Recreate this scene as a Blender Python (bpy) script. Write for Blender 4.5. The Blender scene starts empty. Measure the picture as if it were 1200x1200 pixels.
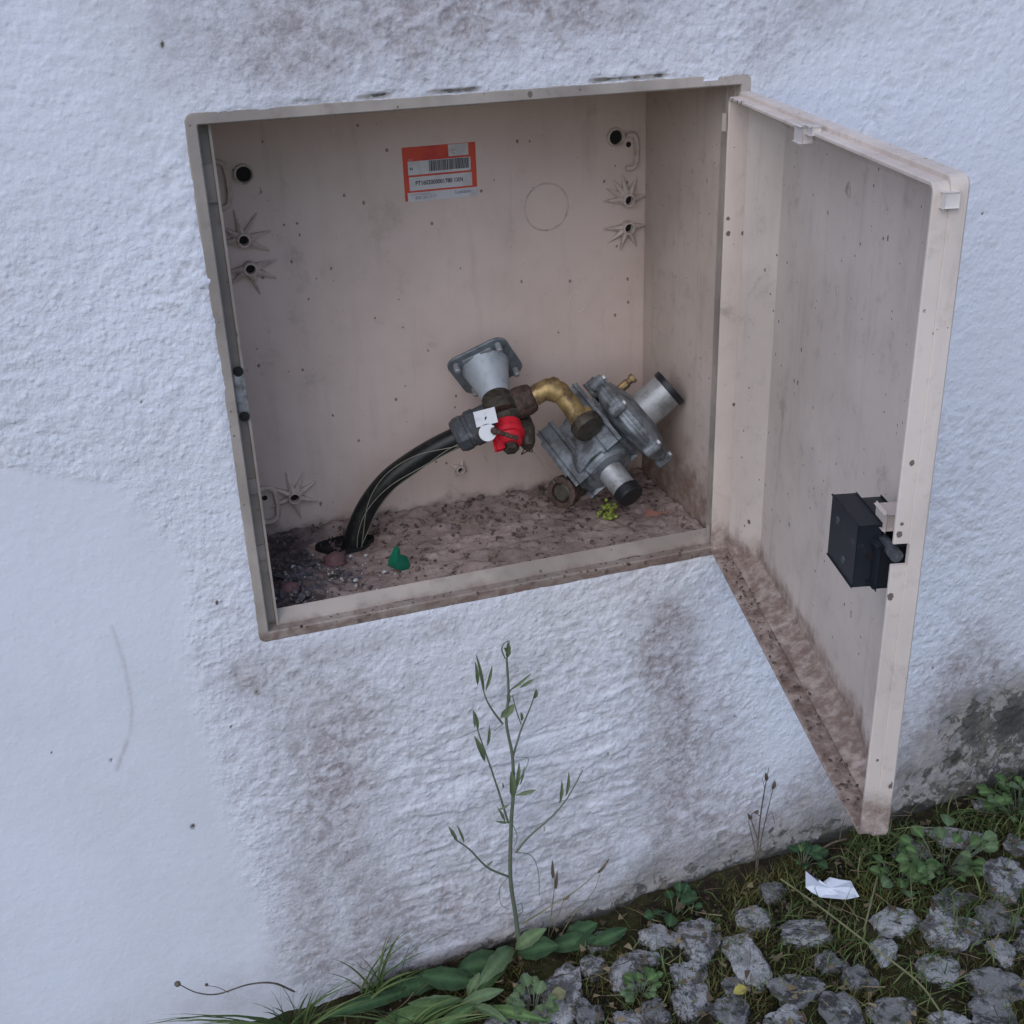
import bpy, bmesh, math, random
import numpy as np
from mathutils import Vector, Matrix, noise as mnoise
random.seed(7); rng = np.random.default_rng(7)
C = bpy.context.scene
COL = C.collection

# ------------------------------------------------------------------ camera
CAM = Vector((-0.0653, -1.0399, 0.6065))
RIGHT = Vector((0.94689825, -0.31965234, -0.03472872))
FWD = Vector((0.27548354, 0.86223645, -0.42503779))
UP = Vector((0.16580869, 0.39290035, 0.90450914))
F = 1391.0
cd = bpy.data.cameras.new('camera'); cam = bpy.data.objects.new('camera', cd); COL.objects.link(cam)
cd.sensor_width = 36; cd.sensor_fit = 'HORIZONTAL'; cd.lens = F / 1200 * 36
cd.clip_start = 0.02; cd.clip_end = 200
cam.matrix_world = Matrix(((RIGHT.x, UP.x, -FWD.x, CAM.x), (RIGHT.y, UP.y, -FWD.y, CAM.y), (RIGHT.z, UP.z, -FWD.z, CAM.z), (0, 0, 0, 1)))
C.camera = cam
# ------------------------------------------------------------------ light
SUN_EL, SUN_ROT = 43, 219           # dusk / overcast: broad dim light from up in front of the wall
w = bpy.data.worlds.new('World'); C.world = w; w.use_nodes = True
nt = w.node_tree; nt.nodes.clear()
sky = nt.nodes.new('ShaderNodeTexSky'); sky.sky_type = 'NISHITA'; sky.sun_disc = False
sky.sun_elevation = math.radians(SUN_EL); sky.sun_rotation = math.radians(SUN_ROT)
sky.air_density = 1.0; sky.dust_density = 1.2; sky.ozone_density = 2.5
bg = nt.nodes.new('ShaderNodeBackground'); bg.inputs['Strength'].default_value = 0.12
wo = nt.nodes.new('ShaderNodeOutputWorld')
nt.links.new(sky.outputs[0], bg.inputs[0]); nt.links.new(bg.outputs[0], wo.inputs[0])
sl = bpy.data.lights.new('sun', 'SUN'); sl.energy = 0.6; sl.angle = math.radians(70); sl.color = (1, .96, .93)
sun = bpy.data.objects.new('sun', sl); COL.objects.link(sun)
_a = math.radians(SUN_ROT); _e = math.radians(SUN_EL)
sdir = Vector((math.sin(_a) * math.cos(_e), math.cos(_a) * math.cos(_e), math.sin(_e)))
sun.rotation_euler = (-sdir).to_track_quat('-Z', 'Y').to_euler()
C.view_settings.view_transform = 'Standard'; C.view_settings.look = 'None'
C.view_settings.exposure = 0.52; C.view_settings.gamma = 1

# ------------------------------------------------------------------ helpers
def ray(px, py): return RIGHT * ((px - 600) / F) + FWD + UP * ((600 - py) / F)
def P(px, py, y):                       # point of the place seen at a photograph pixel, at depth y
    d = ray(px, py); return CAM + d * ((y - CAM.y) / d.y)
def gz(x, y=0): return -0.497 + 0.05 * x
def G(px, py, h=0):
    d = ray(px, py); s = (-.497 + h + .05 * CAM.x - CAM.z) / (d.z - .05 * d.x); return CAM + d * s
def PZ(px, py, z):
    d = ray(px, py); return CAM + d * ((z - CAM.z) / d.z)
def CV(dx, dup, dd, s=1 / 1110.): return (RIGHT * dx + UP * dup + FWD * dd) * s

def link(name, me, mat=None, parent=None, smooth=False):
    o = bpy.data.objects.new(name, me); COL.objects.link(o)
    if mat: me.materials.append(mat)
    if smooth: me.polygons.foreach_set('use_smooth', [True] * len(me.polygons))
    if parent: o.parent = parent
    return o
def mesh(name, vs, fs):
    me = bpy.data.meshes.new(name); me.from_pydata([tuple(v) for v in vs], [], fs); me.update(); return me
def tag(o, label=None, cat=None, group=None, kind=None):
    if label: o['label'] = label
    if cat: o['category'] = cat
    if group: o['group'] = group
    if kind: o['kind'] = kind
    return o
def empty(name, loc, label, cat, group=None):
    o = bpy.data.objects.new(name, None); COL.objects.link(o); o.location = loc; o.empty_display_size = .02
    bpy.context.view_layer.update()
    return tag(o, label, cat, group)
def part(name, vs, fs, mat, parent, smooth=False, auto=None):
    """a mesh given in world coordinates, made local to its (unrotated) parent chain"""
    off = Vector((0, 0, 0)); p = parent
    while p: off += p.location; p = p.parent
    o = link(name, mesh(name, [Vector(v) - off for v in vs], fs), mat, parent, smooth)
    if auto: sharp(o.data, auto)
    return o
def sharp(me, deg):
    me.polygons.foreach_set('use_smooth', [True] * len(me.polygons))
    bm = bmesh.new(); bm.from_mesh(me); bmesh.ops.recalc_face_normals(bm, faces=bm.faces[:])
    for e in bm.edges:
        if len(e.link_faces) == 2: e.smooth = e.calc_face_angle(0) < math.radians(deg)
    bm.to_mesh(me); bm.free()
class B:
    """collects shapes in world coordinates"""
    def __init__(s): s.v = []; s.f = []
    def add(s, vs, fs):
        n = len(s.v); s.v += [Vector(v) for v in vs]; s.f += [tuple(i + n for i in f) for f in fs]; return s
    def lathe(s, o, ax, prof, n=24, squash=1, cap=True, up=None):
        ax = ax.normalized(); u = (up or (Vector((0, 0, 1)) if abs(ax.z) < .9 else Vector((1, 0, 0)))).cross(ax).normalized(); v = ax.cross(u)
        vs = []; fs = []
        for t, r in prof:
            for k in range(n):
                a = 2 * math.pi * k / n
                vs.append(o + ax * t + (u * math.cos(a) + v * math.sin(a) * squash) * r)
        for j in range(len(prof) - 1):
            for k in range(n):
                fs.append((j * n + k, j * n + (k + 1) % n, (j + 1) * n + (k + 1) % n, (j + 1) * n + k))
        if cap: fs.append(tuple(range(n - 1, -1, -1))); fs.append(tuple((len(prof) - 1) * n + k for k in range(n)))
        return s.add(vs, fs)
    def tube(s, pts, rad, n=8, cap=True):
        pts = [Vector(p) for p in pts]; m = len(pts)
        if not hasattr(rad, '__len__'): rad = [rad] * m
        vs = []; fs = []; prev = None
        for i, p in enumerate(pts):
            t = (pts[min(i + 1, m - 1)] - pts[max(i - 1, 0)]).normalized()
            u = prev - t * prev.dot(t) if prev else t.orthogonal()
            u.normalize(); prev = u; v = t.cross(u)
            for k in range(n):
                a = 2 * math.pi * k / n; vs.append(p + (u * math.cos(a) + v * math.sin(a)) * rad[i])
        for j in range(m - 1):
            for k in range(n): fs.append((j * n + k, j * n + (k + 1) % n, (j + 1) * n + (k + 1) % n, (j + 1) * n + k))
        if cap: fs.append(tuple(range(n - 1, -1, -1))); fs.append(tuple((m - 1) * n + k for k in range(n)))
        return s.add(vs, fs)
    def box(s, o, X, Y, Z, bev=0):
        """centre o, half vectors X,Y,Z, bevel in metres"""
        bm = bmesh.new(); bmesh.ops.create_cube(bm, size=2)
        M = Matrix(((X.x, Y.x, Z.x), (X.y, Y.y, Z.y), (X.z, Y.z, Z.z)))
        for v in bm.verts: v.co = M @ v.co
        if bev: bmesh.ops.bevel(bm, geom=bm.edges[:], offset=bev, segments=2, affect='EDGES', profile=.6)
        bm.verts.index_update(); vs = [v.co + o for v in bm.verts]; fs = [[v.index for v in f.verts] for f in bm.faces]; bm.free()
        return s.add(vs, fs)
    def build(s, name, mat, parent=None, auto=35):
        if parent: return part(name, s.v, s.f, mat, parent, auto=auto)
        c = Vector((0, 0, 0))
        for v in s.v: c += v
        c /= len(s.v); zmin = min(v.z for v in s.v); c.z = zmin
        o = link(name, mesh(name, [v - c for v in s.v], s.f), mat); o.location = c
        if auto: sharp(o.data, auto)
        return o
def spline(pts, n=6):
    pts = [Vector(p) for p in pts]; q = [pts[0] * 2 - pts[1]] + pts + [pts[-1] * 2 - pts[-2]]; out = []
    for i in range(1, len(q) - 2):
        a, b, c, d = q[i - 1:i + 3]
        for k in range(n):
            t = k / n
            out.append(.5 * ((2 * b) + (c - a) * t + (2 * a - 5 * b + 4 * c - d) * t * t + (3 * b - a - 3 * c + d) * t ** 3))
    out.append(pts[-1]); return out

# 2-D noise for displaced sheets
_tab = rng.random((512, 512)).astype(np.float64)
def vn(x, y):
    xi = np.floor(x).astype(int); yi = np.floor(y).astype(int); fx = x - xi; fy = y - yi
    fx = fx * fx * (3 - 2 * fx); fy = fy * fy * (3 - 2 * fy); t = lambda a, b: _tab[a % 512, b % 512]
    return (t(xi, yi) * (1 - fx) + t(xi + 1, yi) * fx) * (1 - fy) + (t(xi, yi + 1) * (1 - fx) + t(xi + 1, yi + 1) * fx) * fy - .5
def fbm(x, y, o=3, g=.5):
    s = 0; a = 1
    for k in range(o): s = s + a * vn(x * 2 ** k + 17.3 * k, y * 2 ** k + 9.1 * k + 3); a *= g
    return s
def ss(e0, e1, x):
    t = np.clip((x - e0) / (e1 - e0), 0, 1); return t * t * (3 - 2 * t)

# ------------------------------------------------------------------ materials
class M:
    def __init__(s, name, rough=.6, metal=0, spec=.4):
        s.m = bpy.data.materials.new(name); s.m.use_nodes = True; s.t = s.m.node_tree
        s.b = s.t.nodes['Principled BSDF']; s.b.inputs['Roughness'].default_value = rough
        s.b.inputs['Metallic'].default_value = metal; s.b.inputs['Specular IOR Level'].default_value = spec
        s.co = s.t.nodes.new('ShaderNodeTexCoord').outputs['Object']
    def n(s, typ, **k):
        q = s.t.nodes.new(typ)
        for a, b in k.items(): setattr(q, a, b)
        return q
    def L(s, a, b): s.t.links.new(a, b)
    def noise(s, scale, detail=4, rough=.6, dist=0, co=None, stretch=None):
        q = s.n('ShaderNodeTexNoise'); q.inputs['Scale'].default_value = scale; q.inputs['Detail'].default_value = detail
        q.inputs['Roughness'].default_value = rough; q.inputs['Distortion'].default_value = dist
        c = co or s.co
        if stretch:
            mp = s.n('ShaderNodeMapping'); mp.inputs['Scale'].default_value = stretch; s.L(c, mp.inputs[0]); c = mp.outputs[0]
        s.L(c, q.inputs['Vector']); return q.outputs['Fac']
    def voro(s, scale, feat='F1', co=None, stretch=None):
        q = s.n('ShaderNodeTexVoronoi', feature=feat); q.inputs['Scale'].default_value = scale
        c = co or s.co
        if stretch:
            mp = s.n('ShaderNodeMapping'); mp.inputs['Scale'].default_value = stretch; s.L(c, mp.inputs[0]); c = mp.outputs[0]
        s.L(c, q.inputs['Vector']); return q
    def ramp(s, f, stops):
        q = s.n('ShaderNodeMapRange'); q.interpolation_type = 'SMOOTHSTEP'
        q.inputs[1].default_value, q.inputs[2].default_value = stops[0], stops[1]
        q.inputs[3].default_value, q.inputs[4].default_value = (stops[2], stops[3]) if len(stops) > 2 else (0, 1)
        s.L(f, q.inputs[0]); return q.outputs[0]
    def math(s, op, a, b=None, c=None):
        q = s.n('ShaderNodeMath', operation=op)
        for i, v in enumerate((a, b, c)):
            if v is None: continue
            if isinstance(v, (int, float)): q.inputs[i].default_value = v
            else: s.L(v, q.inputs[i])
        return q.outputs[0]
    def mix(s, f, a, b):
        q = s.n('ShaderNodeMix', data_type='RGBA')
        for i, v in ((0, f), (6, a), (7, b)):
            if isinstance(v, (int, float)): q.inputs[i].default_value = v
            elif isinstance(v, tuple): q.inputs[i].default_value = (*v, 1)
            else: s.L(v, q.inputs[i])
        return q.outputs[2]
    def attr(s, name):
        q = s.n('ShaderNodeAttribute', attribute_name=name); return q.outputs['Fac']
    def axis(s, i):
        q = s.n('ShaderNodeSeparateXYZ'); s.L(s.co, q.inputs[0]); return q.outputs[i]
    def col(s, c):
        if isinstance(c, tuple): s.b.inputs['Base Color'].default_value = (*c, 1)
        else: s.L(c, s.b.inputs['Base Color'])
        return s
    def rough(s, f): s.L(f, s.b.inputs['Roughness']); return s
    def bump(s, h, dist=.001, st=1):
        q = s.n('ShaderNodeBump'); q.inputs['Distance'].default_value = dist; q.inputs['Strength'].default_value = st
        s.L(h, q.inputs['Height']); s.L(q.outputs[0], s.b.inputs['Normal']); return s

def simple(name, c, rough=.6, metal=0, c2=None, sc=60, lo=.45, hi=.65, bump=0, bs=None, spec=.4):
    m = M(name, rough, metal, spec)
    if c2: m.col(m.mix(m.ramp(m.noise(sc, 5, .65), (lo, hi)), c, c2))
    else: m.col(c)
    if bump: m.bump(m.noise(bs or sc * 4, 4), bump)
    return m.m

def stucco():
    m = M('white_stucco', .92, 0, .15)
    d = m.attr('dirt'); mo = m.attr('mould'); hh = m.attr('relief')
    base = m.mix(m.ramp(m.noise(5, 4), (.35, .7)), (.745, .765, .845), (.70, .715, .785))
    base = m.mix(m.math('MULTIPLY', m.ramp(m.noise(90, 5, .7), (.5, .8)), .16), base, (.5, .5, .52))
    # grime collects in the hollows of the render
    cav = m.math('MULTIPLY', m.ramp(hh, (.48, .22)), .28)
    base = m.mix(cav, base, (.40, .37, .37))
    base = m.mix(m.ramp(d, (.02, .8, 0, .40)), base, (.50, .455, .47))
    dn = m.math('MULTIPLY', d, m.ramp(m.noise(70, 8, .8, .5), (.36, .62, .22, 1)))
    dn = m.math('MULTIPLY', dn, m.ramp(hh, (.85, .35, .35, 1)))
    base = m.mix(dn, base, (.315, .28, .29))
    mn = m.math('ADD', mo, m.math('MULTIPLY', m.math('SUBTRACT', m.noise(48, 6, .7, .6), .5), 2.6))
    mn = m.math('ADD', mn, m.math('MULTIPLY', m.math('SUBTRACT', .5, hh), .5))
    dm = m.ramp(m.math('ADD', mo, m.math('MULTIPLY', m.math('SUBTRACT', m.noise(14, 7, .72, .5), .5), 1.1)), (.02, .7)); dm = m.math('MULTIPLY', dm, m.ramp(mo, (.0, .12)))
    base = m.mix(m.math('MULTIPLY', dm, .82), base, m.mix(m.ramp(m.noise(25, 5), (.4, .6)), (.21, .20, .19), (.30, .27, .245)))
    mk = m.math('MULTIPLY', m.ramp(mn, (.78, .95)), m.ramp(mo, (.02, .15)))
    moc = m.mix(m.ramp(m.noise(30, 5, .7), (.40, .62)), (.075, .070, .066), (.16, .145, .12)); moc = m.mix(m.ramp(m.noise(90, 5, .75), (.52, .62)), moc, (.035, .036, .028)); moc = m.mix(m.ramp(mo, (1.0, 1.35)), moc, (.020, .021, .014))
    base = m.mix(m.math('MULTIPLY', mk, .85), base, moc)
    v = m.voro(26, stretch=(1, 1, .62)); vn_ = m.math('LESS_THAN', m.math('ADD', v.outputs['Distance'], m.math('MULTIPLY', m.noise(300, 2), .06)), .085)
    sp = m.n('ShaderNodeSeparateColor'); m.L(v.outputs['Color'], sp.inputs[0])
    sel = m.math('GREATER_THAN', sp.outputs[0], .93)
    base = m.mix(m.math('MULTIPLY', m.math('MULTIPLY', vn_, sel), .8), base, (.10, .085, .08))
    m.col(base)
    n = m.math('ADD', m.math('MULTIPLY', m.noise(240, 3, .5), .55), m.math('MULTIPLY', m.noise(95, 4, .55), 1.5)); n = m.math('SUBTRACT', n, m.math('MULTIPLY', m.ramp(m.voro(130).outputs['Distance'], (.0, .45, 0, .45)), .8))
    rf = m.attr('rough'); m.bump(m.math('MULTIPLY', n, m.math('ADD', m.math('MULTIPLY', rf, .85), .15)), .0016, 1)
    return m.m

def beige(name, base=(.50, .42, .385), base2=(.44, .37, .33), dirtc=(.11, .085, .07), specks=.5, floor=None, grime=0, foot=None, greyer=0, foot_h=.05):
    m = M(name, .62, 0, .3)
    c = m.mix(m.ramp(m.noise(7, 4), (.35, .68)), base, base2)
    st = m.ramp(m.noise(9, 6, .7, stretch=(6, 6, .6)), (.5, .8))
    c = m.mix(m.math('MULTIPLY', st, .25 + grime * .3), c, (.30, .255, .22))
    fz = m.ramp(m.noise(55, 6, .72), (.52, .78))
    c = m.mix(m.math('MULTIPLY', fz, min(.8, .16 + grime * .35)), c, (.22, .18, .155))
    if greyer: c = m.mix(greyer, c, (.42, .41, .40))
    if foot is not None:      # settled dirt along the low edge
        k = m.ramp(m.math('ADD', m.axis(2), m.math('MULTIPLY', m.math('SUBTRACT', m.noise(22, 6, .7), .5), foot_h * 2.6)), (foot + foot_h, foot))
        k = m.math('MULTIPLY', k, m.ramp(m.noise(70, 5, .7), (.3, .62, .35, 1)))
        c = m.mix(m.math('MULTIPLY', k, .85), c, (.17, .105, .085))
    sm = m.ramp(m.noise(14, 7, .75, .5), (.60, .72)); c = m.mix(m.math('MULTIPLY', sm, .30 + grime * .25), c, (.24, .215, .18))
    # fly specks and splashes
    for sc_, th, prob, stv in ((34, .07, .60, (1, 1, .5)), (70, .17, .72, (1, 1, .8)), (150, .2, .84, (1, 1, 1))):
        v = m.voro(sc_, stretch=stv); s2 = m.n('ShaderNodeSeparateColor'); m.L(v.outputs['Color'], s2.inputs[0])
        r = m.math('MULTIPLY', s2.outputs[1], th)
        k = m.math('LESS_THAN', m.math('ADD', v.outputs['Distance'], m.math('MULTIPLY', m.noise(200, 4, .7), .26)), m.math('ADD', r, .13))
        k = m.math('MULTIPLY', k, m.math('GREATER_THAN', s2.outputs[0], prob))
        c = m.mix(m.math('MULTIPLY', k, specks), c, dirtc)
    m.col(c); m.bump(m.noise(160, 4, .6), .0005, .5)
    return m.m

MAT = {}
MAT['stucco'] = stucco()
MAT['beige_back'] = beige('aged_beige_plastic', base=(.66, .545, .495), base2=(.59, .48, .43), specks=.75, foot=.012, foot_h=.02)
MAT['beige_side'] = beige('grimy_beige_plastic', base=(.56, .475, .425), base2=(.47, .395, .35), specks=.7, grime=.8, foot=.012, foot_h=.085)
MAT['beige_door'] = beige('pale_beige_plastic', base=(.69, .605, .555), base2=(.59, .51, .465), specks=.9, grime=.45, foot=.02, foot_h=.028)
MAT['beige_lip'] = beige('beige_lip_plastic', base=(.57, .50, .47), base2=(.50, .44, .41), specks=.6, foot=-.01, foot_h=.022)
MAT['frame'] = beige('weathered_frame_plastic', base=(.46, .40, .36), base2=(.27, .235, .21), specks=.8, grime=1.7, greyer=.05, foot=.005, foot_h=.010)
MAT['boss'] = simple('boss_plastic', (.56, .47, .42), .6, 0, (.34, .28, .24), 90, .45, .72)
MAT['hole_shade'] = simple('hole_shade', (.012, .011, .011), .8)  # near-black colour standing in for the shade inside holes
MAT['zinc'] = simple('galvanised_zinc', (.47, .52, .57), .55, .4, (.30, .335, .37), 60, .45, .8, .0003)
MAT['plate'] = simple('dull_steel_plate', (.25, .285, .31), .5, .5, (.14, .16, .18), 70, .4, .7, .0003)
MAT['cast'] = simple('cast_aluminium', (.30, .335, .37), .5, .5, (.13, .14, .15), 45, .38, .62, .0006, 500)
MAT['bright'] = simple('machined_aluminium', (.40, .415, .43), .5, .5, (.24, .24, .235), 60, .42, .7, .0003)
MAT['brass'] = simple('old_brass', (.42, .30, .13), .45, .55, (.14, .095, .06), 60, .42, .68, .0004)
MAT['rust'] = simple('rusty_nut', (.105, .068, .055), .7, .3, (.05, .035, .03), 130, .4, .6, .0006)
MAT['olive'] = simple('tarnished_valve', (.085, .075, .058), .55, .4, (.035, .03, .026), 110, .4, .65, .0005)
MAT['coupling'] = simple('dark_grey_coupling', (.062, .068, .078), .6, 0, (.16, .165, .175), 100, .52, .75, .0006)
MAT['black'] = simple('black_plastic', (.012, .013, .016), .42, 0, (.04, .042, .046), 90, .55, .75)
MAT['lock'] = simple('blue_black_plastic', (.014, .018, .026), .5, 0, (.075, .078, .082), 75, .58, .8)
MAT['hose'] = simple('black_hose', (.009, .010, .010), .38, 0, (.035, .035, .033), 150, .5, .75)
MAT['wire'] = simple('thin_wire', (.22, .215, .17), .5)
MAT['red'] = simple('red_cap', (.62, .018, .035), .42, 0, (.40, .015, .03), 70, .5, .7)
MAT['white'] = simple('white_tag', (.68, .70, .74), .5, 0, (.5, .5, .52), 60, .5, .8)
MAT['sticker_red'] = simple('orange_red_print', (.62, .075, .04), .55, 0, (.5, .05, .04), 40)
MAT['sticker_white'] = simple('white_print', (.60, .60, .62), .55, 0, (.5, .49, .5), 60)
MAT['ink'] = simple('black_ink', (.03, .03, .035), .6)
MAT['ink_grey'] = simple('grey_ink', (.26, .25, .26), .6)
MAT['ink_blue'] = simple('blue_ink', (.16, .19, .33), .6)
MAT['metal_clip'] = simple('clip_steel', (.40, .41, .43), .4, .5, (.2, .19, .18), 90)
MAT['debris'] = simple('dark_debris', (.075, .05, .045), .9, 0, (.16, .125, .115), 160, .4, .6)
MAT['dust'] = simple('brown_dust', (.20, .145, .13), .95, 0, (.09, .062, .055), 48, .42, .62, .002, 120)
MAT['pebble'] = simple('white_pebble', (.5, .5, .5), .8, 0, (.3, .27, .26), 200)
MAT['redstone'] = simple('reddish_stone', (.16, .085, .085), .85, 0, (.1, .06, .065), 120)
MAT['greenplastic'] = simple('green_plastic', (.006, .15, .085), .45, 0, (.006, .09, .05), 60)
MAT['yellowmoss'] = simple('yellow_green_moss', (.28, .33, .07), .9, 0, (.16, .2, .04), 150)
MAT['chip'] = simple('pink_tile_chip', (.33, .15, .12), .8, 0, (.2, .11, .09), 120)
MAT['paper'] = simple('torn_paper', (.68, .72, .80), .7, 0, (.6, .63, .7), 60)
MAT['yleaf'] = simple('yellow_leaf', (.34, .30, .07), .8, 0, (.2, .17, .05), 150)
MAT['stem'] = simple('green_stem', (.12, .15, .10), .7, 0, (.15, .15, .11), 60)
MAT['pod'] = simple('seed_pod', (.12, .17, .085), .7, 0, (.16, .175, .10), 90)
def leaf_mat(name, a, b, c_):
    m = M(name, .75, 0, .22)
    c = m.mix(m.ramp(m.noise(55, 6, .7), (.35, .65)), a, b); c = m.mix(m.ramp(m.noise(140, 6, .75), (.57, .70)), c, c_)
    r = m.attr('vein'); c = m.mix(m.math('MULTIPLY', r, .5), c, tuple(min(1, x * 2.2) for x in b)); m.col(c); m.bump(m.noise(260, 4, .6), .002, .7); return m.m
MAT['leaf'] = leaf_mat('broad_leaf', (.055, .105, .035), (.09, .145, .055), (.11, .10, .045))
MAT['leafd'] = leaf_mat('dark_leaf', (.024, .052, .024), (.04, .08, .034), (.07, .075, .035))
MAT['leafp'] = leaf_mat('pale_leaf', (.12, .17, .09), (.085, .13, .06), (.16, .15, .08))
MAT['dry'] = simple('dry_stem', (.10, .075, .06), .8, 0, (.16, .13, .10), 80)
MAT['straw'] = simple('straw', (.20, .19, .10), .8, 0, (.12, .14, .06), 60)

def grass_mat(name, a, b):
    m = M(name, .65, 0, .25); r = m.attr('tint'); m.col(m.mix(r, a, b)); return m.m
MAT['grass'] = grass_mat('grass_blades', (.045, .10, .028), (.19, .215, .085))
MAT['moss'] = grass_mat('moss_blades', (.028, .026, .012), (.15, .14, .045))
def soil():
    m = M('mossy_soil', .95, 0, .15)
    c = m.mix(m.ramp(m.noise(26, 6, .7), (.4, .6)), (.026, .019, .014), (.050, .050, .018))
    c = m.mix(m.ramp(m.noise(120, 5, .7), (.5, .75)), c, (.085, .07, .045))
    # beyond the modelled stones the pavement of pale setts goes on
    v = m.voro(17); sc_ = m.n('ShaderNodeSeparateColor'); m.L(v.outputs['Color'], sc_.inputs[0])
    st = m.mix(sc_.outputs[0], (.24, .25, .27), (.46, .47, .50)); st = m.mix(m.ramp(m.noise(70, 6, .75), (.5, .6)), st, (.12, .12, .12))
    e = m.voro(17, 'DISTANCE_TO_EDGE'); st = m.mix(m.ramp(m.math('ADD', e.outputs['Distance'], m.math('MULTIPLY', m.noise(60, 4), .06)), (.10, .17)), c, st)
    far = m.math('LESS_THAN', m.math('MINIMUM', m.math('ADD', m.axis(1), .86), m.math('SUBTRACT', .96, m.math('ABSOLUTE', m.math('SUBTRACT', m.axis(0), .53)))), 0)
    c = m.mix(far, c, st)
    m.col(c); m.bump(m.noise(250, 6, .7), .006, .8); return m.m
MAT['soil'] = soil()
def stone(name, a, b, lich, k=.55):
    m = M(name, .9, 0, .2); ri = m.n('ShaderNodeObjectInfo').outputs['Random']
    off = m.n('ShaderNodeVectorMath', operation='ADD'); cx = m.n('ShaderNodeCombineXYZ'); m.L(m.math('MULTIPLY', ri, 40), cx.inputs[0]); m.L(m.co, off.inputs[0]); m.L(cx.outputs[0], off.inputs[1]); co = off.outputs[0]
    c = m.mix(m.ramp(m.noise(1.5, 8, .72, .4, co), (.47, .57)), a, b)
    li = m.ramp(m.noise(3.2, 8, .78, 1.0, co), (k - .05, k + .06)); c = m.mix(li, c, lich)
    c = m.mix(m.ramp(m.noise(11, 5, .7, .5, co), (.60, .68)), c, (.05, .05, .052))
    c = m.mix(m.ramp(m.noise(8, 5, .7, .5, co), (.66, .72)), c, (.60, .61, .64))
    zz = m.axis(2); c = m.mix(m.ramp(m.math('ADD', zz, m.math('MULTIPLY', m.math('SUBTRACT', m.noise(2.2, 6, .75, 0, co), .5), 2.4)), (.42, .05)), c, (.035, .038, .017))
    m.col(c); m.bump(m.math('ADD', m.noise(3.5, 8, .75, 0, co), m.math('MULTIPLY', m.noise(22, 4, .7, 0, co), .25)), .010, 1); return m.m
MAT['stone_white'] = stone('white_limestone', (.74, .74, .76), (.42, .42, .42), (.14, .14, .13), .60)
MAT['stone_grey'] = stone('lichened_limestone', (.62, .62, .64), (.20, .20, .20), (.07, .07, .065), .56)
MAT['stone_dark'] = stone('dark_basalt', (.34, .34, .345), (.10, .10, .098), (.60, .60, .62), .58)

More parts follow.
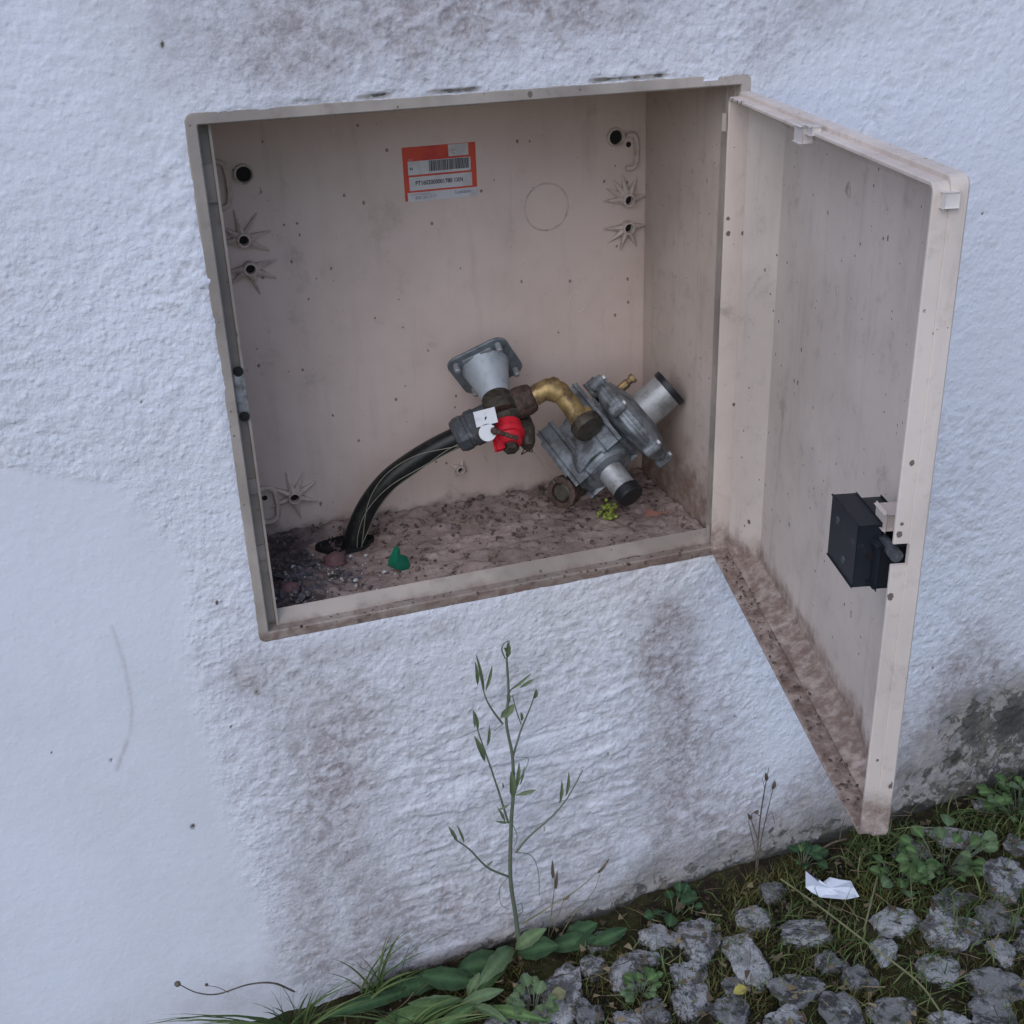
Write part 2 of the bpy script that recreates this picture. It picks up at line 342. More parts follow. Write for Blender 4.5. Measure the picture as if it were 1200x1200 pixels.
# ------------------------------------------------------------------ the wall
W, H, D = .517, .5, .209
def grid_axis(lo, hi, step, a, b, brk):
    xs = list(np.arange(lo, hi, step)); xs = [x for x in xs if all(abs(x - t) > step * .6 for t in brk)] + list(brk) + [hi]
    xs += list(lo - np.cumsum(step * 1.6 ** np.arange(1, 15))); xs += list(hi + np.cumsum(step * 1.6 ** np.arange(1, 15)))
    return np.array(sorted(x for x in xs if a <= x <= b) )
HX = (.0050, W - .0050); HZ = (.0050, H - .0050)
def mask_fields(X, Z):
    """roughness of the render, grime and mould, as functions of the place on the wall"""
    edge = np.interp(Z, [-.6, -.44, -.13, .11, .19, .22, .3], [.02, -.03, -.075, -.07, -.11, -.20, -.9]) + .03 * fbm(X * 9 + 3, Z * 9, 3)
    smooth = 1 - ss(-.008, .022, X - edge)
    rough = 1 - .93 * smooth
    upl = ss(.35, .5, Z) * (1 - ss(-.02, .05, X)); rough = rough * (1 - .5 * upl)
    rough = rough * (1 - .5 * ss(.5, .6, X) * ss(-.1, .2, Z))
    d = np.zeros_like(X)
    def blob(cx, cz, sx, sz, a):
        nonlocal d
        d = d + a * np.exp(-((X - cx) / sx) ** 2 - ((Z - cz) / sz) ** 2)
    blob(.44, -.09, .045, .06, .75); blob(.455, -.2, .045, .11, .55); blob(.40, -.34, .10, .10, .45); blob(.50, -.30, .05, .14, .35)
    blob(.065, -.17, .05, .13, .5); blob(.04, -.34, .07, .10, .55); blob(.10, -.41, .11, .05, .7); blob(-.01, -.03, .03, .03, .5)
    blob(.02, -.10, .05, .10, .22); blob(.12, -.025, .12, .015, .35); blob(.25, .60, .22, .06, .62); blob(.1, .54, .1, .03, .35); blob(.30, .565, .06, .02, .4)
    blob(.21, -.33, .14, .10, .22); blob(.52, .515, .03, .03, .35); blob(.87, -.27, .05, .09, .75); blob(.93, -.30, .07, .08, .7)
    blob(.77, -.33, .10, .07, .5); blob(.65, -.38, .15, .06, .5); blob(1.0, -.1, .06, .12, .35); blob(.85, -.40, .16, .05, .8); blob(.56, -.43, .2, .03, .45); blob(-.12, -.45, .2, .04, .25)
    blob(.30, -.10, .06, .05, .12); blob(.14, -.10, .06, .05, .16)
    blob(.25, -.25, .24, .20, .16); blob(.25, .57, .30, .07, .3); blob(.60, .56, .05, .03, .2)
    for pts_ in (((131, 733), (146, 777), (155, 827), (153, 856), (137, 900)),):          # faint scratch on the smooth patch
        q_ = [P(a_, b_, 0) for a_, b_ in pts_]; dist = np.full_like(X, 9.)
        for a_, b_ in zip(q_, q_[1:]):
            ex, ez = b_.x - a_.x, b_.z - a_.z; t_ = np.clip(((X - a_.x) * ex + (Z - a_.z) * ez) / (ex * ex + ez * ez), 0, 1)
            dist = np.minimum(dist, np.hypot(X - a_.x - t_ * ex, Z - a_.z - t_ * ez))
        d = d + .30 * np.exp(-(dist / .0022) ** 2)
    g = Z - gz(X)
    d = d + .45 * np.exp(-(g / .06) ** 2) * ss(.0, .12, X)
    d = np.clip(d * (1.15 + 1.0 * fbm(X * 20, Z * 8, 3)), 0, 1)
    hgt = np.interp(X, [-.5, 0, .1, .35, .42, .55, .75, .9, 1.1], [.0, .010, .03, .06, .10, .10, .15, .23, .28])
    mo = np.clip(1.02 - g / np.maximum(hgt, 1e-3), -.2, 1) * ss(.0, .1, X)
    mo = mo + .62 * np.exp(-((X - .87) / .03) ** 2 - ((Z + .31) / .04) ** 2) + .75 * np.exp(-((X - .95) / .06) ** 2 - ((Z + .33) / .05) ** 2)
    mo = mo + 1.9 * np.exp(-(g / (.009 + .007 * ss(.3, .9, X))) ** 2) * ss(.1, .2, X) * np.clip(.75 + 1.6 * fbm(X * 25, Z * 25, 2), 0, 1.2)
    mo = mo + .95 * np.exp(-((X - .868) / .008) ** 2 - ((Z + .375) / .012) ** 2)
    top = np.exp(-((Z - .5025) / .0022) ** 2) * np.clip(fbm(X * 30, X * 0 + 5, 2) * 3.2 + .15, 0, 1) * ss(.05, .08, X) * (1 - ss(.42, .5, X)); mo = mo + top * 1.3
    for px_, py_, r_ in ((254, 705, .0026), (226, 967, .0030), (300, 809, .0028), (1092, 782, .0028), (1060, 735, .002), (860, 838, .0026), (711, 881, .002), (1005, 662, .0018), (190, 52, .0026), (60, 880, .0012), (130, 890, .0012), (270, 850, .0014), (165, 470, .0015), (1150, 250, .0018)):
        r_ *= .62; q_ = P(px_, py_, 0); mo = mo + 1.6 * np.exp(-((X - q_.x) / r_) ** 2 - ((Z - q_.z) / (r_ * 1.5)) ** 2)
    return rough, d, np.clip(mo, 0, 1.6)
def relief(X, Z, rough):
    wx = X + .010 * fbm(X * 40, Z * 40, 2); wz = Z + .006 * fbm(X * 30 + 9, Z * 30, 2)
    wz = wz - .04 * wx       # trowel strokes run slightly uphill
    a = fbm(wx * 62, wz * 105, 3, .6)                     # horizontal ripples
    p1 = ss(-.10, .08, fbm(wx * 88 + 5, wz * 125 + 7, 3, .65))   # torn, plateau-like skin of the roller coat
    p2 = ss(-.12, .10, fbm(wx * 170 + 15, wz * 210 + 2, 2, .6))
    b = fbm(wx * 150, wz * 190 + 4, 3, .7)                # pebbly grain
    c = fbm(X * 7, Z * 7, 2)
    lowc = ss(-.05, -.2, Z) * ss(.08, .16, X) * (1 - ss(.36, .44, X))
    t = fbm(wx * 13 + 2, wz * 66, 3, .55)                 # long shallow strokes low under the box
    mod = np.clip(.8 + 1.7 * fbm(X * 11 + 11, Z * 11, 2), .3, 1.5)
    lump = np.clip(fbm(X * 26 + 4, Z * 30 + 9, 2) * 2.2 - .55, 0, 1)
    h = .72 * rough * mod * (.0007 * a + .0006 * (p1 - .5) + .00040 * (p2 - .5) + .0008 * b) + rough * .0006 * np.clip(fbm(X * 55 + 31, Z * 70 + 12, 2) * 1.6, -.3, 1) + rough * lowc * .0022 * ss(-.18, .18, t) + .0026 * c * (.3 + .7 * rough) + .0010 * lump * rough + (1 - rough) * .00025 * fbm(X * 40, Z * 40, 3)
    return h, np.clip(.5 + (.22 * a + .26 * (p1 - .5) + .16 * (p2 - .5) + .22 * b) * mod * rough, 0, 1)
def make_wall():
    xs = grid_axis(-.34, 1.14, .0019, -2.6, 4.2, HX); zs = grid_axis(-.54, .62, .0019, -.75, 2.6, HZ)
    X, Z = np.meshgrid(xs, zs); rough, d, mo = mask_fields(X, Z); h, rel = relief(X, Z, rough)
    # distance to the cut-out: plaster swells a little then rounds into the frame
    dx = np.maximum(np.maximum(HX[0] - X, X - HX[1]), 0); dz = np.maximum(np.maximum(HZ[0] - Z, Z - HZ[1]), 0); dd = np.hypot(dx, dz)
    k = np.exp(-(dd / .006) ** 2)
    Y = -(h * (1 - .4 * k)) - .0022 * (1 - k) - k * (.0010 + .0014 * fbm(X * 28, Z * 28, 2))
    # low mouldy foot where flakes have fallen: pits
    pit = np.clip((mo - .25) * 1.5, 0, 1) * np.clip(fbm(X * 75, Z * 75, 3) * 2.5, 0, 1); Y += .0022 * pit
    nx, nz = len(xs), len(zs)
    co = np.stack([X, Y, Z], -1).reshape(-1, 3)
    ii, jj = np.meshgrid(np.arange(nx - 1), np.arange(nz - 1))
    cx = (xs[ii] + xs[ii + 1]) / 2; cz = (zs[jj] + zs[jj + 1]) / 2
    keep = ~((cx > HX[0]) & (cx < HX[1]) & (cz > HZ[0]) & (cz < HZ[1])) ; ii = ii[keep]; jj = jj[keep]
    q = np.stack([jj * nx + ii, jj * nx + ii + 1, (jj + 1) * nx + ii + 1, (jj + 1) * nx + ii], 1)
    # reveal of the cut-out, going back
    i0, i1 = [int(np.argmin(abs(xs - t))) for t in HX]; j0, j1 = [int(np.argmin(abs(zs - t))) for t in HZ]
    loop = [(i, j0) for i in range(i0, i1)] + [(i1, j) for j in range(j0, j1)] + [(i, j1) for i in range(i1, i0, -1)] + [(i0, j) for j in range(j1, j0, -1)]
    n0 = len(co); lid = np.array([j * nx + i for i, j in loop]); back = co[lid].copy(); back[:, 1] = .24; co = np.vstack([co, back]); m_ = len(lid)
    q2 = np.array([[lid[k], n0 + k, n0 + (k + 1) % m_, lid[(k + 1) % m_]] for k in range(m_)])
    # back of the wall
    n1 = len(co); a, b, c, e = -2.6, 4.2, -.75, 2.6
    x0, x1, z0, z1 = xs[0], xs[-1], zs[0], zs[-1]
    co = np.vstack([co, [[x0, .3, z0], [x1, .3, z0], [x1, .3, z1], [x0, .3, z1]]])
    q3 = np.array([[n1, n1 + 3, n1 + 2, n1 + 1]])
    Q = np.vstack([q, q2, q3]).astype(np.int32)
    me = bpy.data.meshes.new('wall'); me.vertices.add(len(co)); me.vertices.foreach_set('co', co.astype(np.float32).ravel())
    me.loops.add(Q.size); me.loops.foreach_set('vertex_index', Q.ravel()); me.polygons.add(len(Q))
    me.polygons.foreach_set('loop_start', np.arange(0, Q.size, 4, dtype=np.int32)); me.polygons.foreach_set('loop_total', np.full(len(Q), 4, np.int32))
    me.update(calc_edges=True); me.validate()
    for nme, arr, fill in (('dirt', d, .2), ('mould', mo, 0), ('relief', rel, .5), ('rough', rough, 1)):
        at = me.attributes.new(nme, 'FLOAT', 'POINT'); full = np.full(len(co), fill, np.float32); full[:X.size] = arr.ravel(); at.data.foreach_set('value', full)
    o = link('house_wall', me, MAT['stucco'], smooth=True)
    # straight top and ends
    e_ = B()
    e_.add([(x0, 0, z1), (x1, 0, z1), (x1, .3, z1), (x0, .3, z1), (x0, 0, z0), (x0, .3, z0), (x1, 0, z0), (x1, .3, z0)], [(0, 1, 2, 3), (4, 0, 3, 5), (6, 7, 2, 1)])
    p = e_.build('wall_edge', MAT['stucco'], o, auto=None)
    tag(o, 'rough white rendered wall around the open meter box, grimy near the ground', 'wall')
make_wall()

# ------------------------------------------------------------------ the ground
def make_ground():
    def ax(lo, hi, st, a, b):
        xs = list(np.arange(lo, hi, st)); xs += list(lo - np.cumsum(st * 1.7 ** np.arange(1, 17))); xs += list(hi + np.cumsum(st * 1.7 ** np.arange(1, 17)))
        return np.array(sorted(set([x for x in xs if a <= x <= b] + [a, b])))
    xs = ax(-.3, 1.3, .005, -25, 25); ys = ax(-.75, .04, .005, -25, .2)
    X, Y = np.meshgrid(xs, ys); near = np.exp(-np.maximum(0, np.abs(X - .5) - 1) ** 2 - np.maximum(0, -Y - 1) ** 2)
    Z = gz(0) + .05 * np.clip(X, -3, 4) + near * (.010 * fbm(X * 14, Y * 14, 3) + .006 * fbm(X * 60, Y * 60, 3)) - .006
    Z += .016 * np.exp(-((Y + .0) / .02) ** 2) * near
    nx = len(xs); ii, jj = np.meshgrid(np.arange(nx - 1), np.arange(len(ys) - 1)); q = np.stack([jj * nx + ii, jj * nx + ii + 1, (jj + 1) * nx + ii + 1, (jj + 1) * nx + ii], -1).reshape(-1, 4)
    me = bpy.data.meshes.new('ground'); me.from_pydata(np.stack([X, Y, Z], -1).reshape(-1, 3).tolist(), [], q.tolist()); me.update()
    return tag(link('ground', me, MAT['soil'], smooth=True), 'mossy earth between the paving stones at the foot of the wall', kind='structure')
GROUND = make_ground()

def stone_meshes():
    out = []
    for k in range(9):
        bm = bmesh.new(); bmesh.ops.create_icosphere(bm, subdivisions=4, radius=1)
        pl = []
        for j in range(9):                                   # knock flats off the lump
            a = random.uniform(0, 2 * math.pi); pl.append((Vector((math.cos(a), math.sin(a), random.uniform(-.25, .45))).normalized(), random.uniform(.62, .9)))
        pl.append((Vector((random.uniform(-.15, .15), random.uniform(-.15, .15), 1)).normalized(), .55))
        for v in bm.verts:
            c = v.co.copy()
            for n, dd in pl:
                t = c.dot(n)
                if t > dd: c -= n * (t - dd) * .97
            c *= 1 + .14 * mnoise.noise(c * 1.9 + Vector((k * 7, 0, 0))) + .13 * mnoise.noise(c * 4.5 + Vector((0, k * 5, 0))) + .07 * mnoise.noise(c * 11) + .03 * mnoise.noise(c * 24)
            v.co = c
        me = bpy.data.meshes.new('stone'); bm.to_mesh(me); bm.free(); me.polygons.foreach_set('use_smooth', [True] * len(me.polygons)); out.append(me)
    return out
SM = stone_meshes()
for me in SM: me.materials.append(None)
STONES = []
def add_stone(x, y, a, b, kind, rot=None, hgt=None):
    me = random.choice(SM); o = bpy.data.objects.new('stone', me); COL.objects.link(o); o.parent = GROUND
    hgt = hgt or random.uniform(.010, .015)
    o.location = (x, y, gz(x) - hgt * .45); o.scale = (a * 1.16, b * 1.12, hgt * 1.5); o.rotation_euler = (random.uniform(-.1, .1), random.uniform(-.1, .1), rot if rot is not None else random.uniform(0, 6.28))
    o.material_slots[0].link = 'OBJECT'; o.material_slots[0].material = MAT['stone_' + kind]; STONES.append((x, y, max(a, b), min(a, b)))
stone_px = [(820,1097,45,45,'grey'),(875,1115,44,60,'white'),(886,1070,38,30,'grey'),(947,1086,62,28,'grey'),(1052,1072,50,36,'white'),(1117,1082,56,46,'grey'),
 (1100,1132,52,36,'grey'),(1037,1110,26,34,'white'),(1175,1110,30,26,'white'),(1120,977,62,26,'white'),(1067,992,46,28,'grey'),(1177,1025,46,46,'grey'),
 (813,1162,42,46,'grey'),(933,1155,56,36,'dark'),(857,1182,40,40,'dark'),(923,1190,50,30,'grey'),(987,1184,50,50,'dark'),(1047,1184,50,40,'dark'),
 (1120,1048,44,22,'dark'),(1170,1150,56,36,'dark'),(1167,1184,56,40,'dark'),(1115,1196,40,24,'grey'),(1172,1070,40,36,'dark'),
 (613,1152,17,28,'grey'),(662,1150,50,42,'grey'),(646,1188,56,40,'white'),(694,1128,30,26,'grey'),(734,1140,32,38,'grey'),(807,1140,40,30,'grey'),
 (775,1092,40,26,'white'),(812,1088,40,26,'grey'),(752,1118,46,22,'grey'),(736,1193,34,22,'grey'),(690,1180,26,30,'dark'),(770,1182,30,30,'dark'),
 (1010,1142,34,26,'dark'),(975,1122,30,22,'dark'),(700,1098,30,16,'grey'),(905,1040,30,20,'dark'),(1190,985,30,24,'grey'),(860,1150,26,20,'dark')]
for px, py, w_, h_, kd in stone_px:
    g = G(px, py, .008); s_ = (g - CAM).dot(FWD) / F
    add_stone(g.x, g.y, max(w_, 20) * s_ * .60, max(h_, 18) * s_ * .78, kd, rot=-.3 + random.uniform(-.35, .35))
random.seed(21); tries = 0
while tries < 2600 and len(STONES) < 290:                     # the paving goes on beyond the picture
    tries += 1; x = random.uniform(-.45, 1.5); y = random.uniform(-.85, -.02); a = random.uniform(.014, .027); b = a * random.uniform(.65, 1)
    if all(math.hypot(x - s[0], y - s[1]) > (a + s[2]) * .93 for s in STONES) and not (x < .2 and y > -.07 ):
        add_stone(x, y, a, b, random.choice(['grey', 'dark', 'dark', 'grey', 'white']), hgt=random.uniform(.008, .016))

def ribbon(acc, base, d, length, width, bend, tint, seg=4, side=None):
    """one blade: base point, start direction, bends towards down/outwards"""
    d = d.normalized(); side = side or d.cross(Vector((random.uniform(-1, 1), random.uniform(-1, 1), .2))).normalized()
    p = base.copy(); n0 = len(acc[0]); dd = d.copy()
    for i in range(seg + 1):
        t = i / seg; wd = width * (1 - t ** 1.6) * .5 + 1e-5
        acc[0].extend([p - side * wd, p + side * wd]); acc[2].extend([tint, tint])
        p = p + dd * (length / seg); dd = (dd + bend / seg).normalized()
    for i in range(seg): a = n0 + 2 * i; acc[1].append((a, a + 1, a + 3, a + 2))
def finish(acc, name, mat, label=None, cat=None, kind='stuff', parent=None):
    me = mesh(name, acc[0], acc[1]); at = me.attributes.new('tint', 'FLOAT', 'POINT'); at.data.foreach_set('value', acc[2])
    o = link(name, me, mat, parent); tag(o, label, cat, kind=kind); return o
def in_stone(x, y, k=.85):
    return any((x - s[0]) ** 2 + (y - s[1]) ** 2 < (s[3] * k) ** 2 for s in STONES)
random.seed(5)
acc = ([], [], [])
for i in range(52000):                                       # moss
    x = random.uniform(-.1, 1.3); y = random.uniform(-.5, -.004)
    if x < .15 and random.random() < .6: continue
    v = mnoise.noise(Vector((x * 16, y * 16, 0)))
    if v < -.25 or in_stone(x, y, .62 + .3 * mnoise.noise(Vector((x * 60, y * 60, 3)))): continue
    b = Vector((x, y, gz(x) - .006 + random.uniform(0, .004)))
    ribbon(acc, b, Vector((random.gauss(0, .6), random.gauss(0, .6), 1)), random.uniform(.006, .017) * (1 + v), random.uniform(.0010, .0022), Vector((random.gauss(0, .6), random.gauss(0, .6), -.3)), min(1, max(0, .35 + v * .9 + random.gauss(0, .2))), 2)
finish(acc, 'moss', MAT['moss'], 'olive brown moss filling the joints between the paving stones', 'moss')
acc = ([], [], [])
tufts = [(1.02, -.02, .05, 90, .07), (1.0, -.10, .05, 80, .05), (.72, -.035, .03, 70, .06), (.70, -.10, .04, 90, .045), (.93, -.06, .05, 110, .05), (.86, -.045, .04, 80, .05), (.62, -.16, .04, 60, .035),
         (.75, -.17, .05, 120, .045), (.60, -.08, .04, 60, .04), (.82, -.20, .05, 90, .04), (.55, -.15, .04, 60, .035), (.92, -.20, .04, 70, .04), (.66, -.24, .05, 80, .04), (.40, -.13, .03, 40, .03), (.50, -.26, .05, 50, .03), (.78, -.06, .04, 70, .05), (.48, -.06, .03, 30, .03)]
for cx, cy, r, n, hh in tufts:
    for k in range(n):
        x = random.gauss(cx, r * .6); y = min(-.004, random.gauss(cy, r * .6)); L = hh * random.uniform(.4, 1.3)
        ribbon(acc, Vector((x, y, gz(x) - .004)), Vector((random.gauss(0, .5), random.gauss(-.1, .4), 1)), L, random.uniform(.0012, .0028), Vector((random.gauss(0, 1), random.gauss(-.3, .8), random.uniform(-1.6, -.2))), random.betavariate(2, 2.6), 4)
for k in range(2600):
    x = random.uniform(.3, 1.2); y = random.uniform(-.45, -.01)
    ribbon(acc, Vector((x, y, gz(x) - .003)), Vector((random.gauss(0, .7), random.gauss(0, .5), 1)), random.uniform(.01, .035), random.uniform(.001, .002), Vector((random.gauss(0, .9), random.gauss(0, .7), -.9)), random.random(), 3)
finish(acc, 'grass', MAT['grass'], 'short green grass sprouting between the paving stones', 'grass')
acc = ([], [], [])
for k in range(900):                                          # dead leaves and straw
    x = random.uniform(.1, 1.2); y = -abs(random.gauss(0, .2)) - .004; a = random.uniform(0, 6.28)
    if random.random() < .5: ribbon(acc, Vector((x, y, gz(x) + random.uniform(.002, .014))), Vector((math.cos(a), math.sin(a), random.uniform(-.1, .4))), random.uniform(.006, .014), random.uniform(.004, .008), Vector((0, 0, random.gauss(0, .8))), random.random(), 3, side=Vector((-math.sin(a), math.cos(a), random.gauss(0, .4))).normalized())
    else: ribbon(acc, Vector((x, y, gz(x) + random.uniform(.004, .018))), Vector((math.cos(a), math.sin(a), random.uniform(-.15, .2))), random.uniform(.015, .06), random.uniform(.0008, .0014), Vector((random.gauss(0, .5), random.gauss(0, .5), -.2)), random.random(), 4)
finish(acc, 'leaf_litter', grass_mat('dead_litter', (.06, .038, .028), (.24, .19, .11)), 'brown dead leaves and straw lying among the paving stones', 'leaf litter')
# litter of crumbs along the foot of the wall
bb = B()
for k in range(900):
    x = random.uniform(-.05, 1.2); y = -abs(random.gauss(0, .12)) - .003; r = random.uniform(.0008, .003)
    bb.lathe(Vector((x, y, gz(x) - .003)), Vector((random.gauss(0, 1), random.gauss(0, 1), random.gauss(0, 1))), [(-r, r * .3), (0, r), (r, r * .4)], 5)
tag(bb.build('soil_crumbs', MAT['debris'], auto=None), 'dark crumbs of earth scattered at the foot of the wall', 'soil', kind='stuff')

# ------------------------------------------------------------------ the cabinet
CAB = empty('meter_cabinet', (W / 2, .1, 0), 'open beige plastic meter cabinet set into the white wall, door swung out to the right', 'meter cabinet')
def rr(x0, x1, z0, z1, r, n=5):
    """rounded rectangle loop"""
    out = []
    for cx, cz, a0 in ((x1 - r, z1 - r, 0), (x0 + r, z1 - r, 90), (x0 + r, z0 + r, 180), (x1 - r, z0 + r, 270)):
        for k in range(n + 1):
            a = math.radians(a0 + 90 * k / n); out.append((cx + r * math.cos(a), cz + r * math.sin(a)))
    return out
def sweep(x0, x1, z0, z1, prof, r0, fn, n=5, closed=False, cap=False):
    """prof: (inset, depth); inset may be (left,right,bottom,top)"""
    vs = []; fs = []; m_ = 4 * (n + 1)
    for ins, dep in prof:
        l, r, b, t = ins if isinstance(ins, tuple) else (ins,) * 4
        rad = max(r0 - max(min(l, r, b, t), 0), .0015)
        vs += [fn(x, dep, z) for x, z in rr(x0 + l, x1 - r, z0 + b, z1 - t, rad, n)]
    for j in range(len(prof) - 1):
        for k in range(m_): fs.append((j * m_ + k, j * m_ + (k + 1) % m_, (j + 1) * m_ + (k + 1) % m_, (j + 1) * m_ + k))
    if closed:
        j = len(prof) - 1
        for k in range(m_): fs.append((j * m_ + k, j * m_ + (k + 1) % m_, (k + 1) % m_, k))
    if cap: fs.append(tuple((len(prof) - 1) * m_ + k for k in range(m_)))
    return vs, fs
idf = lambda x, y, z: Vector((x, y, z))
vs, fs = sweep(0, W, 0, H, [(.0, .012), (0, -.0008), (.0012, -.0018), (.0095, -.0018), (.0105, -.0006), (.0108, .017), ((.0195, .0100, .0098, .0100), .017), ((.0195, .0105, .0102, .0105), .009), ((.0218, .0112, .0112, .0112), .009), ((.0218, .0118, .0225, .0120), .0215), (.0135, .0218), (.0135, .03), (.006, .03), (.006, .012)], .008, idf, closed=True)
fr = part('frame', vs, fs, MAT['frame'], CAB, auto=30)
def slab(name, x0, x1, y0, y1, z0, z1, mat):
    b = B(); b.box(Vector(((x0 + x1) / 2, (y0 + y1) / 2, (z0 + z1) / 2)), Vector(((x1 - x0) / 2, 0, 0)), Vector((0, (y1 - y0) / 2, 0)), Vector((0, 0, (z1 - z0) / 2)), .0008)
    return b.build(name, mat, CAB)
m0, m1 = .0115, W - .0115
back = slab('back_panel', .0085, W - .0085, D, D + .003, .0085, H - .0085, MAT['beige_back'])
slab('side_panel', .0085, m0, .0235, D - .0005, .0085, H - .0085, MAT['beige_side'])
slab('side_panel', m1, W - .0085, .0235, D - .0005, .0085, H - .0085, MAT['beige_side'])
slab('top_panel', m0 + .0003, m1 - .0003, .0235, D - .0005, H - .0115, H - .0085, MAT['beige_side'])
floor_p = slab('floor_panel', m0 + .0003, m1 - .0003, .0235, D - .0005, .0085, .0115, MAT['beige_side'])
# layer of dust and dirt on the floor
nx, ny = 240, 90; X, Y = np.meshgrid(np.linspace(m0 + .001, m1 - .001, nx), np.linspace(.0245, D - .002, ny))
pile = .010 * np.exp(-((X - .045) / .04) ** 2 - ((Y - .07) / .05) ** 2) + .005 * np.exp(-((Y - D) / .015) ** 2) + .004 * np.exp(-((X - .47) / .05) ** 2)
Z = .0125 + pile * (1 + 1.3 * fbm(X * 60, Y * 60, 3)) + .0035 * np.clip(fbm(X * 55, Y * 75, 3) * 1.6, -.2, 1) + .0012 * fbm(X * 260, Y * 260, 2)
Z -= .02 * np.exp(-(((X - .118) / .034) ** 4 + ((Y - .152) / .02) ** 4))
q = [(j * nx + i, j * nx + i + 1, (j + 1) * nx + i + 1, (j + 1) * nx + i) for j in range(ny - 1) for i in range(nx - 1)]
def dust_mat():
    m = M('floor_dust', .95, 0, .15)
    c = m.mix(m.ramp(m.noise(16, 5, .7), (.38, .65)), (.40, .315, .29), (.27, .21, .195))
    c = m.mix(m.ramp(m.noise(75, 7, .75, .4), (.53, .64)), c, (.10, .066, .06))
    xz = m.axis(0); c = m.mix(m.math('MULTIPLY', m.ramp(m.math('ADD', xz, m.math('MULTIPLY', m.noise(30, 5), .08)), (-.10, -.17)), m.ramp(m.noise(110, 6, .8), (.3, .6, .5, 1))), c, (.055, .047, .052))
    m.col(c); m.bump(m.noise(300, 5, .7), .002, .8); return m.m
dl = part('dust_layer', np.stack([X, Y, Z], -1).reshape(-1, 3).tolist(), q, dust_mat(), CAB, smooth=True); dl['kind'] = 'stuff'
def fz(x, y): return .0125 + .010 * math.exp(-((x - .045) / .04) ** 2 - ((y - .07) / .05) ** 2) + .005 * math.exp(-((y - D) / .015) ** 2)
random.seed(11)
def crumbs(n, mat, fx, rmin, rmax, name, label, parent=None):
    b = B()
    for k in range(n):
        x, y = fx(); x = min(max(x, m0 + .004), m1 - .004)
        if n > 300 and mnoise.noise(Vector((x * 30, y * 45, n))) < random.uniform(-.25, .15): continue
        y = min(max(y, .026), D - .004); r = random.uniform(rmin, rmax) * random.choice((1, .6, .4))
        b.lathe(Vector((x, y, fz(x, y) + r * .3)), Vector((random.gauss(0, 1), random.gauss(0, 1), random.gauss(0, .6))), [(-r * 1.3, r * .25), (-r * .3, r * random.uniform(.6, 1)), (r * .6, r * .8), (r * 1.2, r * .2)], 5)
    return tag(b.build(name, mat, auto=None), label, 'debris', kind='stuff')
crumbs(1000, MAT['debris'], lambda: (random.uniform(.02, .5), D - abs(random.gauss(0, .05))) if random.random() < .6 else (random.uniform(.02, .5), random.uniform(.03, .2)), .001, .0034, 'dark_crumbs', 'dark crumbs of dirt strewn over the cabinet floor')
crumbs(420, simple('grey_purple_grit', (.075, .068, .08), .9, 0, (.17, .155, .165), 200), lambda: (random.gauss(.055, .035), random.gauss(.075, .035)), .0015, .0052, 'grey_grit', 'grey purple grit heaped in the left corner of the cabinet floor')
crumbs(90, MAT['pebble'], lambda: (random.gauss(.085, .05), random.gauss(.085, .03)), .0008, .0026, 'pale_gravel', 'pale bits of gravel lying on the dirt near the hose')
crumbs(150, MAT['debris'], lambda: (random.gauss(.44, .05), random.gauss(.15, .03)), .0015, .005, 'dirt_heap', 'dark dirt heaped under the regulator in the right corner')
# crumbs on the sill of the frame and on the door's bottom lip
b = B()
for k in range(170):
    x = random.uniform(.03, .49); r = random.uniform(.0006, .002); y = random.choice((.012 + random.gauss(0, .003), .004 + random.gauss(0, .004)))
    b.lathe(Vector((x, y, .0098)), Vector((random.gauss(0, 1), random.gauss(0, 1), .2)), [(-r * 1.5, r * .3), (0, r), (r * 1.5, r * .3)], 5)
tag(b.build('sill_dirt', MAT['debris'], auto=None), 'dark specks of dirt along the sill of the cabinet frame', 'debris', kind='stuff')

random.seed(17); acc = ([], [], [])
for k in range(130):
    x = random.uniform(.02, .49); y = random.choice((random.uniform(.03, .2), D - abs(random.gauss(0, .02)) - .004)); a = random.uniform(0, 6.28)
    ribbon(acc, Vector((x, y, fz(x, y) + .002)), Vector((math.cos(a), math.sin(a), random.uniform(0, .5))), random.uniform(.004, .016), random.choice((.0006, .0008, .003)), Vector((random.gauss(0, .5), 0, -.4)), random.random(), 3)
finish(acc, 'leaf_bits', grass_mat('dry_bits', (.07, .045, .035), (.26, .20, .15)), 'dry leaf bits and stalks strewn on the cabinet floor', 'leaf litter')
YB = D                                     # everything moulded on the back panel
def ring(x, z, R, r, name='knockout_ring', seg=40):
    b = B(); pts = [(x + R * math.cos(a), z + R * math.sin(a)) for a in np.linspace(0, 2 * math.pi, seg, endpoint=False)]
    vs = []; fs = []; n = 6
    for i, (px_, pz_) in enumerate(pts):
        ux, uz = (px_ - x) / R, (pz_ - z) / R
        for k in range(n):
            a = 2 * math.pi * k / n; vs.append(Vector((px_ + ux * r * math.cos(a), YB - r * .6 * math.sin(a), pz_ + uz * r * math.cos(a))))
    for i in range(seg):
        for k in range(n): fs.append((i * n + k, i * n + (k + 1) % n, ((i + 1) % seg) * n + (k + 1) % n, ((i + 1) % seg) * n + k))
    b.add(vs, fs); return b.build(name, MAT['boss'] if r > .0008 else MAT['beige_back'], CAB, auto=60)
def hole(x, z, r, parent, y=None):
    b = B(); b.lathe(Vector((x, (y or YB) , z)), Vector((0, -1, 0)), [(-.001, r), (.0006, r), (.0006, r * .2)], 18); return b.build('screw_hole_shade', MAT['hole_shade'], parent)  # black disc, the shade inside the screw hole put in as colour
